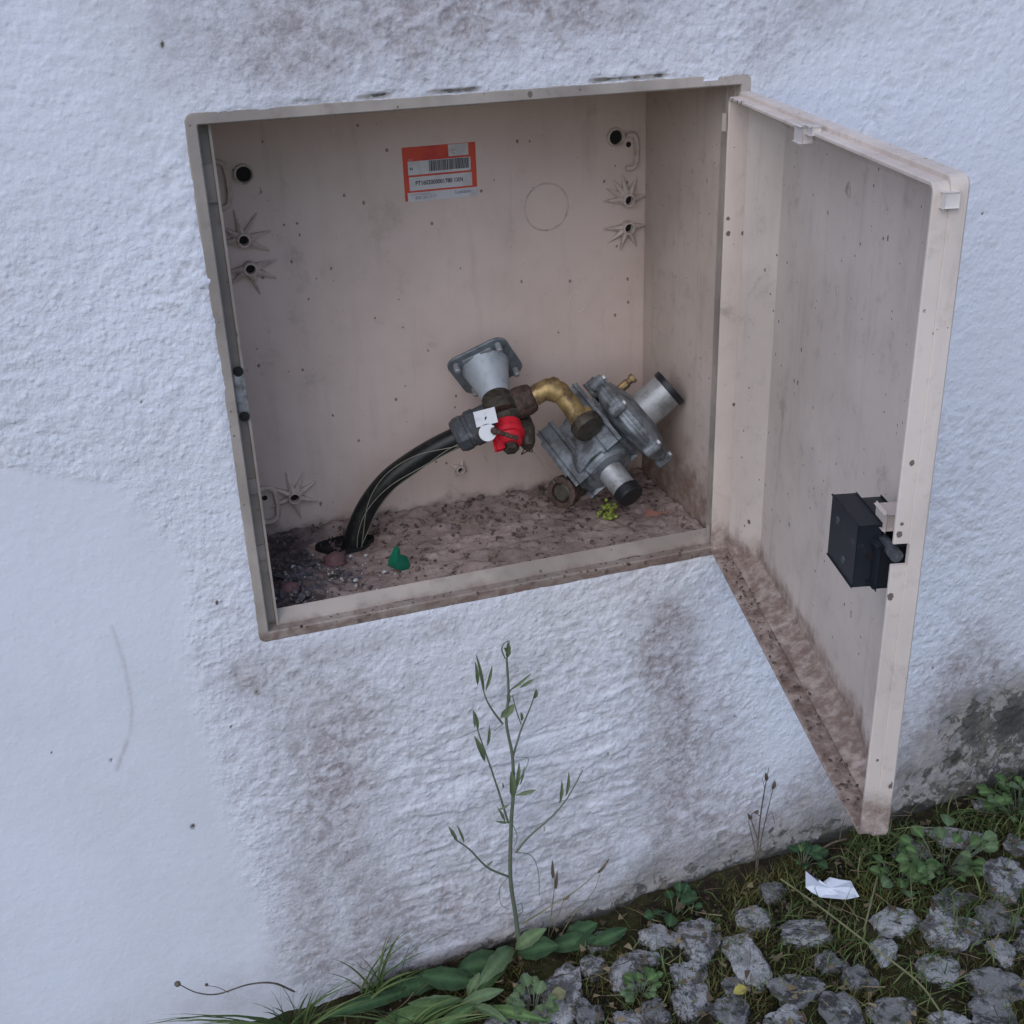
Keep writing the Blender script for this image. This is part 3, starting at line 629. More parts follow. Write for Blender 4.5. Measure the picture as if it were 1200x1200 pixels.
def star(x, z, angs, R=.030, hgt=.009, rr_=.0072):
    b = B(); b.lathe(Vector((x, YB + .0005, z)), Vector((0, -1, 0)), [(0, rr_), (hgt + .003, rr_), (hgt + .0035, rr_ - .0006), (hgt + .0035, rr_ - .002), (hgt + .002, rr_ - .0025), (.001, rr_ - .0025)], 20, cap=False)
    for a in angs:
        a = math.radians(a); d = Vector((math.cos(a), 0, math.sin(a))); s_ = Vector((-d.z, 0, d.x)); o = Vector((x, YB, z)); w1, w0 = .0036, .0007; yy = Vector((0, -1, 0))
        p = [o + d * rr_ * .9 + s_ * w1, o + d * rr_ * .9 - s_ * w1, o + d * R - s_ * w0, o + d * R + s_ * w0]
        t = [p[0] + yy * hgt * .75, p[1] + yy * hgt * .9, p[2] + yy * .001, p[3] + yy * .001]
        m_ = [(t[0] + t[1]) / 2 + yy * .002, (t[2] + t[3]) / 2 + yy * .001]
        b.add(p + t + m_, [(0, 3, 7, 4), (1, 5, 6, 2), (4, 7, 9, 8), (8, 9, 6, 5), (3, 2, 6, 9, 7), (0, 4, 8, 5, 1)])
    o = b.build('star_boss', MAT['boss'], CAB, auto=25); hole(x, z, rr_ - .0026, o, YB - hgt * .5); return o
star(.055, .352, (100, 55, 10, 185, 145, 330)); star(.058, .322, (10, -28, -75, 185, 215))
star(.482, .353, (150, 100, 60, 180, 5, 125), .027); star(.482, .322, (180, 215, 255, 0, 300), .027)
star(.074, .060, (100, 60, 25, -25, -80, 150, 200), .030)
star(.270, .060, (60, 150, 240, 330), .011, .006, .0055)
for x, z, r in ((.064, .416, .0075), (.469, .421, .0075)):
    b = B(); b.lathe(Vector((x, YB + .0005, z)), Vector((0, -1, 0)), [(0, r + .003), (.005, r + .0025), (.0055, r + .001), (.003, r)], 20, cap=False); o = b.build('round_boss', MAT['boss'], CAB); hole(x, z, r, o)
ring(.387, .353, .0255, .0011); ring(.423, .241, .0115, .0007); ring(.109, .238, .0105, .0007)
def ubracket(x, z, s_=1, w_=.011, h_=.045):
    b = B(); pts = [Vector((x - w_ * s_, YB - .004, z + h_ / 2)), Vector((x + w_ * s_ * .4, YB - .004, z + h_ / 2)), Vector((x + w_ * s_, YB - .004, z + h_ / 2 - .008)), Vector((x + w_ * s_, YB - .004, z - h_ / 2 + .008)), Vector((x + w_ * s_ * .4, YB - .004, z - h_ / 2)), Vector((x - w_ * s_, YB - .004, z - h_ / 2))]
    b.tube(spline(pts, 4), .003, 6); o = b.build('moulded_bracket', MAT['boss'], CAB, auto=50); hole(x - .002, z + h_ * .2, .003, o); return o
ubracket(.036, .408); ubracket(.044, .054, 1, .010, .040); ubracket(.487, .405, 1, .006, .035)
# latch keeper on the left of the frame
b = B(); c0 = Vector((.0165, .012, .252))
b.box(c0, Vector((.0055, 0, 0)), Vector((0, .004, 0)), Vector((0, 0, .022)), .002)
kp = b.build('latch_keeper', MAT['metal_clip'], CAB)
for dz in (.024, -.019):
    b = B(); b.lathe(Vector((.0165, .0085, .252 + dz)), Vector((0, -1, 0)), [(0, .0046), (.002, .0046)], 14); b.build('keeper_hole_shade', MAT['hole_shade'], kp)  # keeper holes as black discs on the plate, their depth only painted dark
for z in (.44, .16, .09):
    b = B(); b.box(Vector((.0155, .0155, z)), Vector((.0045, 0, 0)), Vector((0, .0015, 0)), Vector((0, 0, .016 if z > .4 else .008)), .001); b.build('frame_rib', MAT['frame'], fr)
for x in (.15, .40):                        # small moulded clips along the sill
    b = B(); b.box(Vector((x, .012, .0105)), Vector((.012, 0, 0)), Vector((0, .003, 0)), Vector((0, 0, .0015)), .0008); b.build('frame_rib', MAT['frame'], fr)

# ------------------------------------------------------------------ sticker
def quadz(x0, x1, z0, z1, y, dz=0.0): return [(x0, y, z0), (x1, y, z0 + dz), (x1, y, z1 + dz), (x0, y, z1)]
def slabq(name, x0, x1, z0, z1, lvl, mat, parent):
    y = YB - .0002 - .00022 * lvl; b = B(); b.box(Vector(((x0 + x1) / 2, y, (z0 + z1) / 2)), Vector(((x1 - x0) / 2, 0, 0)), Vector((0, .00009, 0)), Vector((0, 0, (z1 - z0) / 2))); return b.build(name, mat, parent, auto=None)
sx0, sx1, sz0, sz1 = .2285, .3085, .3735, .4285
ST = slabq('label_sticker', sx0, sx1, sz0, sz1, 0, MAT['sticker_red'], CAB)
slabq('white_field', sx0 + .003, sx1 + .0005, sz0 - .001, sz0 + .0085, 1, MAT['sticker_white'], ST)
slabq('white_field', sx0 + .0055, sx1 - .0055, sz0 + .0105, sz0 + .0245, 2, MAT['sticker_white'], ST)
slabq('white_field', sx0 + .0052, sx1 - .0062, sz0 + .0265, sz0 + .0405, 2, MAT['sticker_white'], ST)
slabq('white_field', sx0 + .050, sx1 - .008, sz0 + .0425, sz1 - .0005, 1, MAT['sticker_white'], ST)
bb = B(); random.seed(4); x = sx0 + .028
while x < sx1 - .0085:
    wv = random.choice((.0004, .0004, .0008, .0012)); y = YB - .0002 - .00022 * 3
    bb.box(Vector((x + wv / 2, y, sz0 + .0345)), Vector((wv / 2, 0, 0)), Vector((0, .00008, 0)), Vector((0, 0, .0054))); x += wv + random.choice((.0004, .0004, .0007))
bc = bb.build('barcode', MAT['ink'], ST, auto=None)
def text(name, s, x, z, size, mat, parent, lvl=3, bold=0, sx=1):
    cu = bpy.data.curves.new(name, 'FONT'); cu.body = s; cu.size = size; cu.extrude = .00005; cu.offset = bold
    t = bpy.data.objects.new(name, cu); COL.objects.link(t); bpy.context.view_layer.update()
    me = bpy.data.meshes.new_from_object(t.evaluated_get(bpy.context.evaluated_depsgraph_get())); bpy.data.objects.remove(t)
    vs = [Vector((x + v.co.x * sx, YB - .0002 - .00022 * lvl - v.co.z, z + v.co.y)) for v in me.vertices]; fs = [tuple(p.vertices) for p in me.polygons]; bpy.data.meshes.remove(me)
    return part(name, vs, fs, mat, parent)
text('code_text', 'PT1602000001780 1XN', sx0 + .0120, sz0 + .0158, .0062, MAT['ink'], ST, bold=.00012, sx=.86)
text('mark_text', 'N', sx0 + .007, sz0 + .0315, .0042, MAT['ink'], ST, bold=.0001)
text('small_text', '800 201 117', sx0 + .011, sz0 + .0012, .0046, MAT['ink_grey'], ST)
text('fine_text', 'serviço de emergência', sx0 + .006, sz0 + .0058, .0021, MAT['ink_grey'], ST)
text('blue_text', 'Lusitania', sx0 + .055, sz0 + .0035, .0050, MAT['ink_blue'], ST)
text('fine_text', 'CUI', sx0 + .006, sz0 + .0415, .0026, MAT['sticker_white'], ST)
text('logo_text', 'C', sx0 + .053, sz0 + .0448, .0065, MAT['ink_grey'], ST)

# ------------------------------------------------------------------ door
ANG = math.radians(76.13); HXD, HYD = .513, .0005; Wd, Z0, Z1, T = .479, .003, .484, .0204
DU = Vector((-math.cos(ANG), -math.sin(ANG), 0)); DN = Vector((-math.sin(ANG), math.cos(ANG), 0))
def DP(u, n, z): return Vector((HXD, HYD, 0)) + DU * u + DN * n + Vector((0, 0, z))
DOOR = bpy.data.objects.new('door', None)
vs, fs = sweep(0, Wd, Z0, Z1, [((.063, .120, .018, .030), -.0240), ((.018, .016, .008, .008), -.0045), (.0014, -.0032), (0, -.0018), (0, .0075), ((.0010, .0006, .0010, .0012), .0083), ((.0030, .0012, .0020, .0040), .0083), ((.0030, .0012, .0020, .0040), .0172), ((.0036, .0018, .0026, .0046), .0180), ((.0050, .0036, .0044, .0064), .0180), ((.0056, .0042, .0050, .0070), .0172), ((.0056, .0042, .0050, .0070), -.0020),
     ((.015, .010, .0062, .0080), -.0020), ((.0155, .0102, .0066, .0084), .0010), ((.060, .117, .014, .026), -.0210)], .008, lambda x, d, z: DP(x, d, z), n=5)
mm = 24; nring = 15
fs.append(tuple(range(mm))); fs.append(tuple((nring - 1) * mm + k for k in range(mm)))
DO = part('door', vs, fs, MAT['beige_door'], CAB, auto=25)
# cut the slot in the free lip where the latch passes
cut = B(); cut.box(DP(Wd - .004, .017, .241), DU * .010, DN * .0095, Vector((0, 0, .0080))); cut.box(DP(.219, .017, Z1 - .004), DU * .005, DN * .0045, Vector((0, 0, .008)))
co = cut.build('cutter', None, CAB, auto=None) if False else link('cutter', mesh('cutter', cut.v, cut.f))
bm = bmesh.new(); bm.from_mesh(co.data); bmesh.ops.recalc_face_normals(bm, faces=bm.faces[:]); bm.to_mesh(co.data); bm.free()
bm = bmesh.new(); bm.from_mesh(DO.data); bmesh.ops.recalc_face_normals(bm, faces=bm.faces[:]); bm.to_mesh(DO.data); bm.free()
md = DO.modifiers.new('cut', 'BOOLEAN'); md.object = co; md.operation = 'DIFFERENCE'; md.solver = 'EXACT'
bpy.context.view_layer.update(); me = bpy.data.meshes.new_from_object(DO.evaluated_get(bpy.context.evaluated_depsgraph_get()))
DO.modifiers.clear(); DO.data = me; bpy.data.objects.remove(co); sharp(DO.data, 25)
# small things of the door
b = B(); b.box(DP(.238, .0195, Z1 - .0075), DU * .0085, DN * .0040, Vector((0, 0, .006)), .002); b.box(DP(.250, .0165, Z1 - .0035), DU * .008, DN * .0035, Vector((0, 0, .003)), .0012)
b.build('broken_clip', simple('pale_plastic', (.62, .58, .56), .5), DO)
b = B(); b.box(DP(Wd + .0002, .0085, Z1 - .0135), DU * .0028, DN * .0045, Vector((0, 0, .0045)), .0008)
b.build('corner_stop', simple('ivory_plastic', (.68, .64, .61), .5), DO)
# hinge pins
for z in (.030, .457):
    b = B(); b.lathe(DP(.004, .021, z - .008), Vector((0, 0, 1)), [(0, .0028), (.016, .0028)], 10); b.build('hinge_pin', MAT['frame'], DO)
# lock case on the inside
LK = B(); lc = DP(.424, .0235, .2265)
LK.box(lc, DU * .025, DN * .0085, Vector((0, 0, .0235)), .0012)
LO = LK.build('lock_case', MAT['lock'], DO)
b = B(); b.box(DP(.418, .006, .2265), DU * .020, DN * .010, Vector((0, 0, .0185)), .002); b.build('lock_base', MAT['lock'], DO)
b = B(); b.lathe(DP(.4500, .0205, .227), DU, [(-.002, .0042), (.0007, .0042)], 4); b.build('lock_slot', MAT['hole_shade'], DO)
b = B(); b.box(DP(.4440, .010, .2235), DU * .016, DN * .010, Vector((0, 0, .0155)), .003); b.lathe(DP(.4450, .018, .2235), DN, [(-.004, .010), (0, .010), (.001, .008)], 16); b.build('lock_body', MAT['lock'], DO)
b = B(); b.lathe(DP(.448, .0125, .237), DU, [(0, .0045), (.0245, .0045)], 14); b.build('latch_bolt', MAT['coupling'], DO)
b = B(); b.box(DP(.446, .008, .2535), DU * .008, DN * .0070, Vector((0, 0, .006)), .002); b.build('latch_guide', MAT['beige_lip'], DO)
for u, z in ((.413, .237), (.430, .214)):
    b = B(); b.lathe(DP(u, .0315, z), DN, [(0, .0032), (.0012, .0028)], 12); b.build('rivet', MAT['coupling'], DO)
# scabs of old glue on the door panel
for u, z, r in ((.232, .432, .008), (.226, .350, .006), (.405, .175, .007)):
    vs = [DP(u + r * .3, -.0201, z)]; n_ = 9
    for k in range(n_):
        a = 2 * math.pi * k / n_; q_ = r * random.uniform(.5, 1.1); vs.append(DP(u + q_ * math.cos(a), -.0208, z + q_ * math.sin(a)))
    part('glue_scab', vs, [(0, 1 + k, 1 + (k + 1) % n_) for k in range(n_)], MAT['boss'], DO)
# dirt caught on the lower lip
b = B(); random.seed(8)
for k in range(260):
    u = random.uniform(.02, .46); n_ = random.uniform(.001, .018); r = random.uniform(.0004, .0016) * random.choice((.5, 1))
    zz = Z0 + .0088 if n_ > .002 else Z0 + .011
    b.lathe(DP(u, n_, zz), Vector((random.gauss(0, 1), random.gauss(0, 1), .3)), [(-r * 1.4, r * .2), (0, r), (r * 1.4, r * .3)], 5)
tag(b.build('lip_dirt', MAT['debris'], auto=None), 'dirt and crumbs caught along the bottom lip of the cabinet door', 'debris', kind='stuff')

# ------------------------------------------------------------------ gas fittings
K = 1 / 1110.
REG = empty('gas_regulator', P(700, 560, .13), 'metal gas regulator with black hose, red capped valve and brass elbow inside the cabinet', 'gas regulator')
hp = [(411, 648, .150), (418, 622, .150), (432, 592, .148), (456, 562, .142), (490, 537, .135), (520, 520, .127), (548, 507, .12)]
pts = spline([P(*a) for a in hp], 8); pts[0].z = -.005
b = B(); b.tube(pts, .0118, 20); hose = b.build('hose', MAT['hose'], REG, auto=60)
for ph, jit in ((2.3, .5), (1.9, .8), (2.9, .6)):
    wp = []; n_ = len(pts)
    for i, p in enumerate(pts):
        t = (pts[min(i + 1, n_ - 1)] - pts[max(i - 1, 0)]).normalized(); u = t.cross(FWD).normalized(); v = t.cross(u)
        a = ph + jit * math.sin(i * .13 + ph * 4); c_ = u * math.cos(a) + v * math.sin(a)
        if c_.dot(FWD) > 0: c_ = c_ - FWD * (2 * c_.dot(FWD))
        wp.append(p + c_ * .0122)
    b = B(); b.tube(wp, .00045, 5); b.build('tracer_wire', MAT['wire'], hose, auto=60)
c0 = P(533, 513, .124); c1 = P(577, 490, .118); ax = (c1 - c0).normalized(); L = (c1 - c0).length
b = B(); b.lathe(c0, ax, [(0, .0135), (.001, .017), (.006, .0195), (.014, .0200), (.015, .0188), (.019, .0188), (.020, .0205), (.029, .0205), (.030, .019), (L, .0185)], 10)
b.build('hose_coupling', MAT['coupling'], REG, auto=20)
vc = P(592, 480, .118)
b = B(); b.lathe(vc - ax * .020, ax, [(0, .017), (.004, .0185), (.012, .0195), (.026, .0190), (.034, .016), (.040, .0145)], 24)
pn = CV(858, -2546, -1650).normalized()       # axis of the cone: down, right and towards the viewer
pc = P(569, 430, .165)
nose = pc + pn * .052
b.lathe(nose - pn * .010, pn, [(0, .0145), (.003, .0165), (.012, .0165), (.016, .019), (.028, .018)], 24)
b.build('valve_body', MAT['olive'], REG, auto=30)
b = B(); b.lathe(pc, pn, [(0, .027), (.004, .0255), (.018, .0215), (.040, .0165), (.050, .0150), (.052, .0145)], 32); b.build('spigot_cone', MAT['zinc'], REG, auto=40)
# rounded square plate
A = CV(50, 0, 26); Bv = CV(21, 33, -40); e1 = ((A + Bv) / 2); e2 = ((Bv - A) / 2)
def rplate(o, e1, e2, n, th, rad=.30, sub=5):
    vs = []; fs = []; lp = []
    for sx_, sy_, a0 in ((1, 1, 0), (-1, 1, 90), (-1, -1, 180), (1, -1, 270)):
        for k in range(sub + 1):
            a = math.radians(a0 + 90 * k / sub); lp.append((sx_ * (1 - rad) + rad * math.cos(a), sy_ * (1 - rad) + rad * math.sin(a)))
    m_ = len(lp)
    for dd, sc_ in ((0, .985), (.0006, 1), (th - .0006, 1), (th, .985)):
        vs += [o + e1 * x * sc_ + e2 * y * sc_ + n * dd for x, y in lp]
    for j in range(3):
        for k in range(m_): fs.append((j * m_ + k, j * m_ + (k + 1) % m_, (j + 1) * m_ + (k + 1) % m_, (j + 1) * m_ + k))
    fs += [tuple(range(m_ - 1, -1, -1)), tuple(3 * m_ + k for k in range(m_))]; return vs, fs
vs, fs = rplate(pc - pn * .003, e1, e2, pn, .0034, .38)
pl = part('flange_plate', vs, fs, MAT['plate'], REG, auto=30)
for s1, s2 in ((.72, .72), (-.72, .72), (-.72, -.72), (.72, -.72)):
    o_ = pc + e1 * s1 + e2 * s2
    b = B(); b.lathe(o_, pn, [(0, .0036), (.0095, .0034), (.0105, .0025)], 10); b.build('flange_bolt', MAT['bright'], pl)
b = B()
for t in (-.3, .3):
    b.box(pc + e2 * .70 + e1 * t + pn * .0012, e1 * .17, e2 * .07, pn * .001, .0003)
b.build('flange_slot', MAT['bright'], pl)
# rusty union nut and brass elbow
n0 = P(600, 476, .118); n1 = P(632, 462, .112); na = (n1 - n0).normalized()
b = B(); b.lathe(n0, na, [(0, .0140), (.002, .0168), (.009, .0178), (.018, .0172), (.024, .0155), (.026, .0125)], 14); b.build('union_nut', MAT['rust'], REG, auto=20)
el = spline([P(624, 465, .113), P(640, 457, .110), P(655, 460, .106), P(666, 472, .100), P(675, 485, .095), P(682, 493, .092)], 6)
b = B(); b.tube(el, [.0112] * 6 + [.0126] * 8 + [.0112] * (len(el) - 14), 20)
b.lathe(P(650, 452, .107), CV(.55, .8, -.1, 1).normalized(), [(-.004, .010), (.001, .0085), (.0055, .0075), (.0065, .006)], 14)
b.lathe(P(638, 454, .109), CV(.9, .4, 0, 1).normalized(), [(-.012, .004), (0, .0075), (.014, .0068), (.018, .003)], 10)
b.build('brass_elbow', MAT['brass'], REG, auto=45)
q3 = CV(.50, -.70, -.50, 1).normalized(); m3 = CV(.83, .48, -.25, 1); m3 = (m3 - q3 * m3.dot(q3)).normalized(); r3 = m3.cross(q3).normalized()
if r3.dot(FWD) > 0: r3 = -r3
O = P(705, 515, .115)
def RP(m, q, r): return O + (m3 * m + q3 * q + r3 * r) * K
hx = P(684, 494, .092)
b = B(); b.lathe(hx - q3 * .010, q3, [(0, .0135), (.001, .0155), (.011, .0155), (.012, .0145)], 6); b.build('brass_hex', MAT['brass'], REG, auto=20)
b = B(); b.lathe(hx + q3 * .003, q3, [(-.001, .0180), (.006, .0180), (.010, .017)], 24); b.build('inlet_gasket', MAT['olive'], REG, auto=30)
# regulator body
b = B()
b.box(RP(-18, -12, -8), m3 * 38 * K, q3 * 24 * K, r3 * 26 * K, .006)
b.box(RP(-45, -5, 2), m3 * 8 * K, q3 * 42 * K, r3 * 24 * K, .005)
b.box(RP(8, -14, 6), m3 * 9 * K, q3 * 46 * K, r3 * 30 * K, .005)
b.lathe(RP(-14, -50, 6), q3, [(0, .008), (.002, .0105), (.036, .0105)], 18)
b.lathe(RP(-20, -6, 8), m3, [(-.025, .016), (.05, .016)], 18)
for k in (-30, -12, 6):
    b.box(RP(k, 8, 25), m3 * 2 * K, q3 * 22 * K, r3 * 6 * K, .0015)
b.build('regulator_body', MAT['cast'], REG, auto=30)
b = B(); b.lathe(RP(-16, 4, -2), q3, [(0, .034), (.014, .0365), (.019, .0375), (.024, .0375), (.026, .036), (.0265, .031), (.030, .0300), (.033, .027), (.035, .0155)], 40); b.build('spring_housing', MAT['cast'], REG, auto=28)
b = B(); b.lathe(RP(-16, 34, -2), q3, [(0, .0165), (.003, .0148), (.037, .0142), (.040, .0142)], 28); b.build('vent_tube', MAT['bright'], REG, auto=30)
b = B(); b.lathe(RP(-16, 75, -2), q3, [(0, .0150), (.001, .0158), (.010, .0158), (.012, .0145)], 28); b.build('tube_cap', MAT['black'], REG, auto=30)
# diaphragm housing
dc = RP(20, 4, -6)
b = B(); b.lathe(dc, m3, [(0, .020), (.006, .036), (.012, .052), (.015, .0545), (.019, .0545), (.0195, .0560), (.0225, .0560), (.023, .0545), (.027, .0535), (.031, .048), (.037, .030), (.039, .024)], 48)
for k in range(6):
    a = k * math.pi / 3 + .35; d_ = q3 * math.cos(a) + r3 * math.sin(a)
    b.lathe(dc + d_ * .0575 + m3 * .010, m3, [(0, .0055), (.002, .0068), (.016, .0068), (.018, .0055)], 12)
b.build('diaphragm_housing', MAT['cast'], REG, auto=30)
for k in range(6):
    a = k * math.pi / 3 + .35; d_ = q3 * math.cos(a) + r3 * math.sin(a)
    s_ = B(); s_.lathe(dc + d_ * .0575 + m3 * .028, m3, [(0, .0040), (.0028, .0040), (.0032, .0030)], 6); s_.build('housing_screw', MAT['bright'], REG, auto=20)
b = B(); b.lathe(dc + m3 * .036, m3, [(0, .0235), (.004, .0215), (.034, .0205), (.037, .0205)], 32); b.build('adjuster_barrel', MAT['bright'], REG, auto=30)
b = B(); b.lathe(dc + m3 * .0725, m3, [(0, .0215), (.0008, .0225), (.007, .0225), (.0075, .0185), (.004, .0175)], 32); b.build('barrel_ring', MAT['black'], REG, auto=30)
sp = dc + m3 * .031 - q3 * .034 + r3 * .012
b = B(); b.lathe(sp, m3, [(0, .0052), (.014, .0052), (.0145, .0040), (.019, .0040), (.0195, .0055), (.024, .0055), (.0245, .003)], 12); b.build('test_nipple', MAT['brass'], REG, auto=25)
b = B(); b.box(dc + m3 * .012 - q3 * .060 + r3 * .004, m3 * .006, q3 * .010, r3 * .006, .002); b.build('housing_lug', MAT['cast'], REG)
b = B(); b.box(dc + m3 * .0245 - r3 * -.030, m3 * .0015, q3 * .030, r3 * .004, .0008); b.build('housing_bar', MAT['bright'], REG)
# outlet nut low on the left
oc = P(663, 575, .105); od = CV(-.55, -.25, -.8, 1).normalized()
b = B(); b.lathe(oc - od * .020, od, [(0, .014), (.016, .014), (.0165, .0185), (.030, .0185), (.031, .016), (.031, .012), (.024, .0115)], 12); b.build('outlet_nut', MAT['rust'], REG, auto=22)
b = B(); b.lathe(oc - od * .016, od, [(0, .011), (.0245, .011), (.026, .009)], 16); b.build('outlet_plug', MAT['olive'], REG, auto=22)
b = B(); b.tube([oc - od * .018, (oc - od * .018 + RP(-20, 20, -20)) / 2, RP(-20, 20, -25)], .014, 14); b.build('outlet_pipe', MAT['olive'], REG, auto=40)
# red cap
rc = P(593, 497, .108); rd = CV(.18, -.86, -.48, 1).normalized()
b = B(); b.lathe(rc, rd, [(0, .0150), (.001, .0165), (.011, .0172), (.012, .0182), (.017, .0178), (.018, .0150), (.026, .0135), (.028, .011)], 20); b.build('red_cap', MAT['red'], REG, auto=30)
b = B(); b.box(rc + rd * .020 + CV(-13, -3, -4), CV(4, 1, 0), rd * .009, CV(0, 1, -6), .002); b.build('cap_wing', MAT['red'], REG)
b = B(); b.lathe(rc + rd * .026, rd, [(0, .0085), (.008, .0085), (.009, .0070)], 6); b.build('cap_bolt', MAT['olive'], REG, auto=20)
b = B(); b.lathe(P(612, 492, .122), rd, [(0, .010), (.012, .012), (.03, .009), (.036, .006)], 12); b.build('valve_spindle', MAT['olive'], REG, auto=25)
random.seed(3); wire = []
for k in range(26): wire.append(P(617 + 5 * math.sin(k * 1.3) + random.uniform(-3, 3), 508 + k * .9 + 4 * math.cos(k * 1.9), .108 + random.uniform(-.006, .006)))
b = B(); b.tube(spline(wire, 3), .0007, 5); b.build('seal_wire', MAT['rust'], REG, auto=60)
b = B(); b.tube(spline([P(617, 520, .108), P(632, 538, .105), P(650, 566, .103)], 6), .00045, 5); b.build('loose_wire', MAT['wire'], REG, auto=60)
# white tag
tn = CV(-.15, .1, -1, 1).normalized(); tx = CV(1, .24, -.05, 1).normalized(); tx = (tx - tn * tx.dot(tn)).normalized(); ty = tn.cross(tx); ty = ty if ty.dot(UP) > 0 else -ty
tc = P(569, 489, .092)
TG = B(); TG.box(tc, tx * .0118, ty * .0085, tn * .0005, .0002); TG.lathe(tc - ty * .0165 - tx * .0015, tn, [(-.0005, .0095), (.0005, .0095)], 24)
TG.build('seal_tag', MAT['white'], REG, auto=30)
b = B()
for k in range(6):
    p_ = tc - ty * (.0175 + .0028 * k) + tx * (.0065 + .0042 * k) + tn * (.004 + .0012 * k); r_ = .0042 if k == 0 else .0028
    b.lathe(p_, tx - ty, [(-r_, r_ * .3), (-r_ * .6, r_ * .85), (0, r_), (r_ * .6, r_ * .85), (r_, r_ * .3)], 10)
b.build('bead_chain', MAT['rust'], REG, auto=50)
b = B(); b.box(tc + tn * .0008 - ty * .001, tx * .0012 + ty * .001, ty * .0012, tn * .0002); b.build('tag_print', MAT['ink'], REG, auto=None)
# hose opening: black sheet on the uncut floor, its inner shade painted
hb = B(); hc = PZ(405, 638, .0145)
ringp = [hc + Vector((.032 * math.cos(a) * (1 + .12 * math.sin(3 * a)), .019 * math.sin(a), 0)) for a in np.linspace(0, 2 * math.pi, 28, endpoint=False)]
part('hose_opening_shade', [Vector((p_.x, p_.y, .0119)) for p_ in ringp] + [p_ * 1 + Vector((0, 0, .0018 + random.uniform(0, .001))) for p_ in ringp] , [tuple(range(28))] + [(k, (k + 1) % 28, 28 + (k + 1) % 28, 28 + k) for k in range(28)], MAT['hole_shade'], CAB)

# ------------------------------------------------------------------ small loose things in the cabinet
def lump(name, c, sx_, sy_, sz_, mat, label, cat, seed=0, rot=0, sub=3, amp=.3):
    bm = bmesh.new(); bmesh.ops.create_icosphere(bm, subdivisions=sub, radius=1)
    for v in bm.verts:
        q_ = v.co * (1 + amp * mnoise.noise(v.co * 1.6 + Vector((seed, 0, 0))) + amp * .4 * mnoise.noise(v.co * 5)); v.co = Vector((q_.x * sx_, q_.y * sy_, max(q_.z, -.5) * sz_))
    me = bpy.data.meshes.new(name); bm.to_mesh(me); bm.free(); o = link(name, me, mat, smooth=True); o.location = c; o.rotation_euler.z = rot
    return tag(o, label, cat)
lump('stone', PZ(392, 657, .018), .013, .010, .009, MAT['redstone'], 'dull reddish stone lying on the dirt just in front of the hose foot', 'stone', 3)
for i, (px, py, r, lb) in enumerate(((411, 652, .0026, 'small white pebble nearest the hose foot'), (429, 651, .0026, 'small white pebble right of the hose foot'), (417, 680, .003, 'small white pebble lower down on the grit, in front of the others'), (391, 676, .0045, 'pale grey pebble with dark side on the grit in the left corner'), (340, 690, .0105, 'largest dark purple grey stone in the left corner of the cabinet floor'))):
    o = lump('pebble', PZ(px, py, .016 if i < 4 else .023), r, r * .8, r * .7, MAT['pebble'] if i < 3 else (MAT['stone_grey'] if i == 3 else MAT['redstone']), lb, 'pebble', i * 5 + 1, sub=2); o['group'] = 'pebbles on the cabinet floor'
gc = PZ(465, 668, .015); b = B()
gp = [(-5, 2), (-12, 5), (-9, 16), (-3, 28), (1, 24), (2, 17), (9, 15), (13, 4), (10, -7), (2, -4)]
f_ = [gc + CV(x, y, 3 + .6 * abs(x) + 2 * math.sin(y)) for x, y in gp]; k_ = [p_ + CV(2, 1, 4) for p_ in f_]; n_ = len(gp)
b.add(f_ + k_ + [gc + CV(0, 10, -4)], [(i, (i + 1) % n_, 2 * n_) for i in range(n_)] + [tuple(range(2 * n_ - 1, n_ - 1, -1))] + [(i, n_ + i, n_ + (i + 1) % n_, (i + 1) % n_) for i in range(n_)])
tag(b.build('plastic_scrap', MAT['greenplastic'], auto=30), 'torn dark green plastic scrap standing on the cabinet floor', 'plastic scrap')
random.seed(14); b = B(); mc = PZ(712, 607, .016)
for k in range(46):
    p_ = mc + CV(random.gauss(0, 6), abs(random.gauss(6, 8)), random.gauss(0, 6)); r = random.uniform(.0014, .0034)
    b.lathe(p_, Vector((random.gauss(0, 1), random.gauss(0, 1), random.gauss(0, 1))), [(-r, r * .3), (-r * .3, r), (r * .5, r * .8), (r, r * .2)], 6)
tag(b.build('moss_tuft', MAT['yellowmoss'], auto=60), 'bright yellow green tuft of moss below the black capped tube', 'moss')
b = B(); cc = PZ(770, 603, .017); ch = [(-16, 2), (-12, 8), (-2, 4), (6, 3), (15, 5), (9, -4), (4, -9), (-6, -11), (-11, -5)]
f_ = [cc + CV(x, y, y * .9) for x, y in ch]; k_ = [p_ - Vector((0, 0, .005)) for p_ in f_]; n_ = len(ch)
b.add(f_ + k_, [tuple(range(n_)), tuple(range(2 * n_ - 1, n_ - 1, -1))] + [(i, n_ + i, n_ + (i + 1) % n_, (i + 1) % n_) for i in range(n_)])
tag(b.build('tile_chip', MAT['chip'], auto=30), 'broken pinkish tile chip in the right corner beside the moss tuft', 'tile chip')

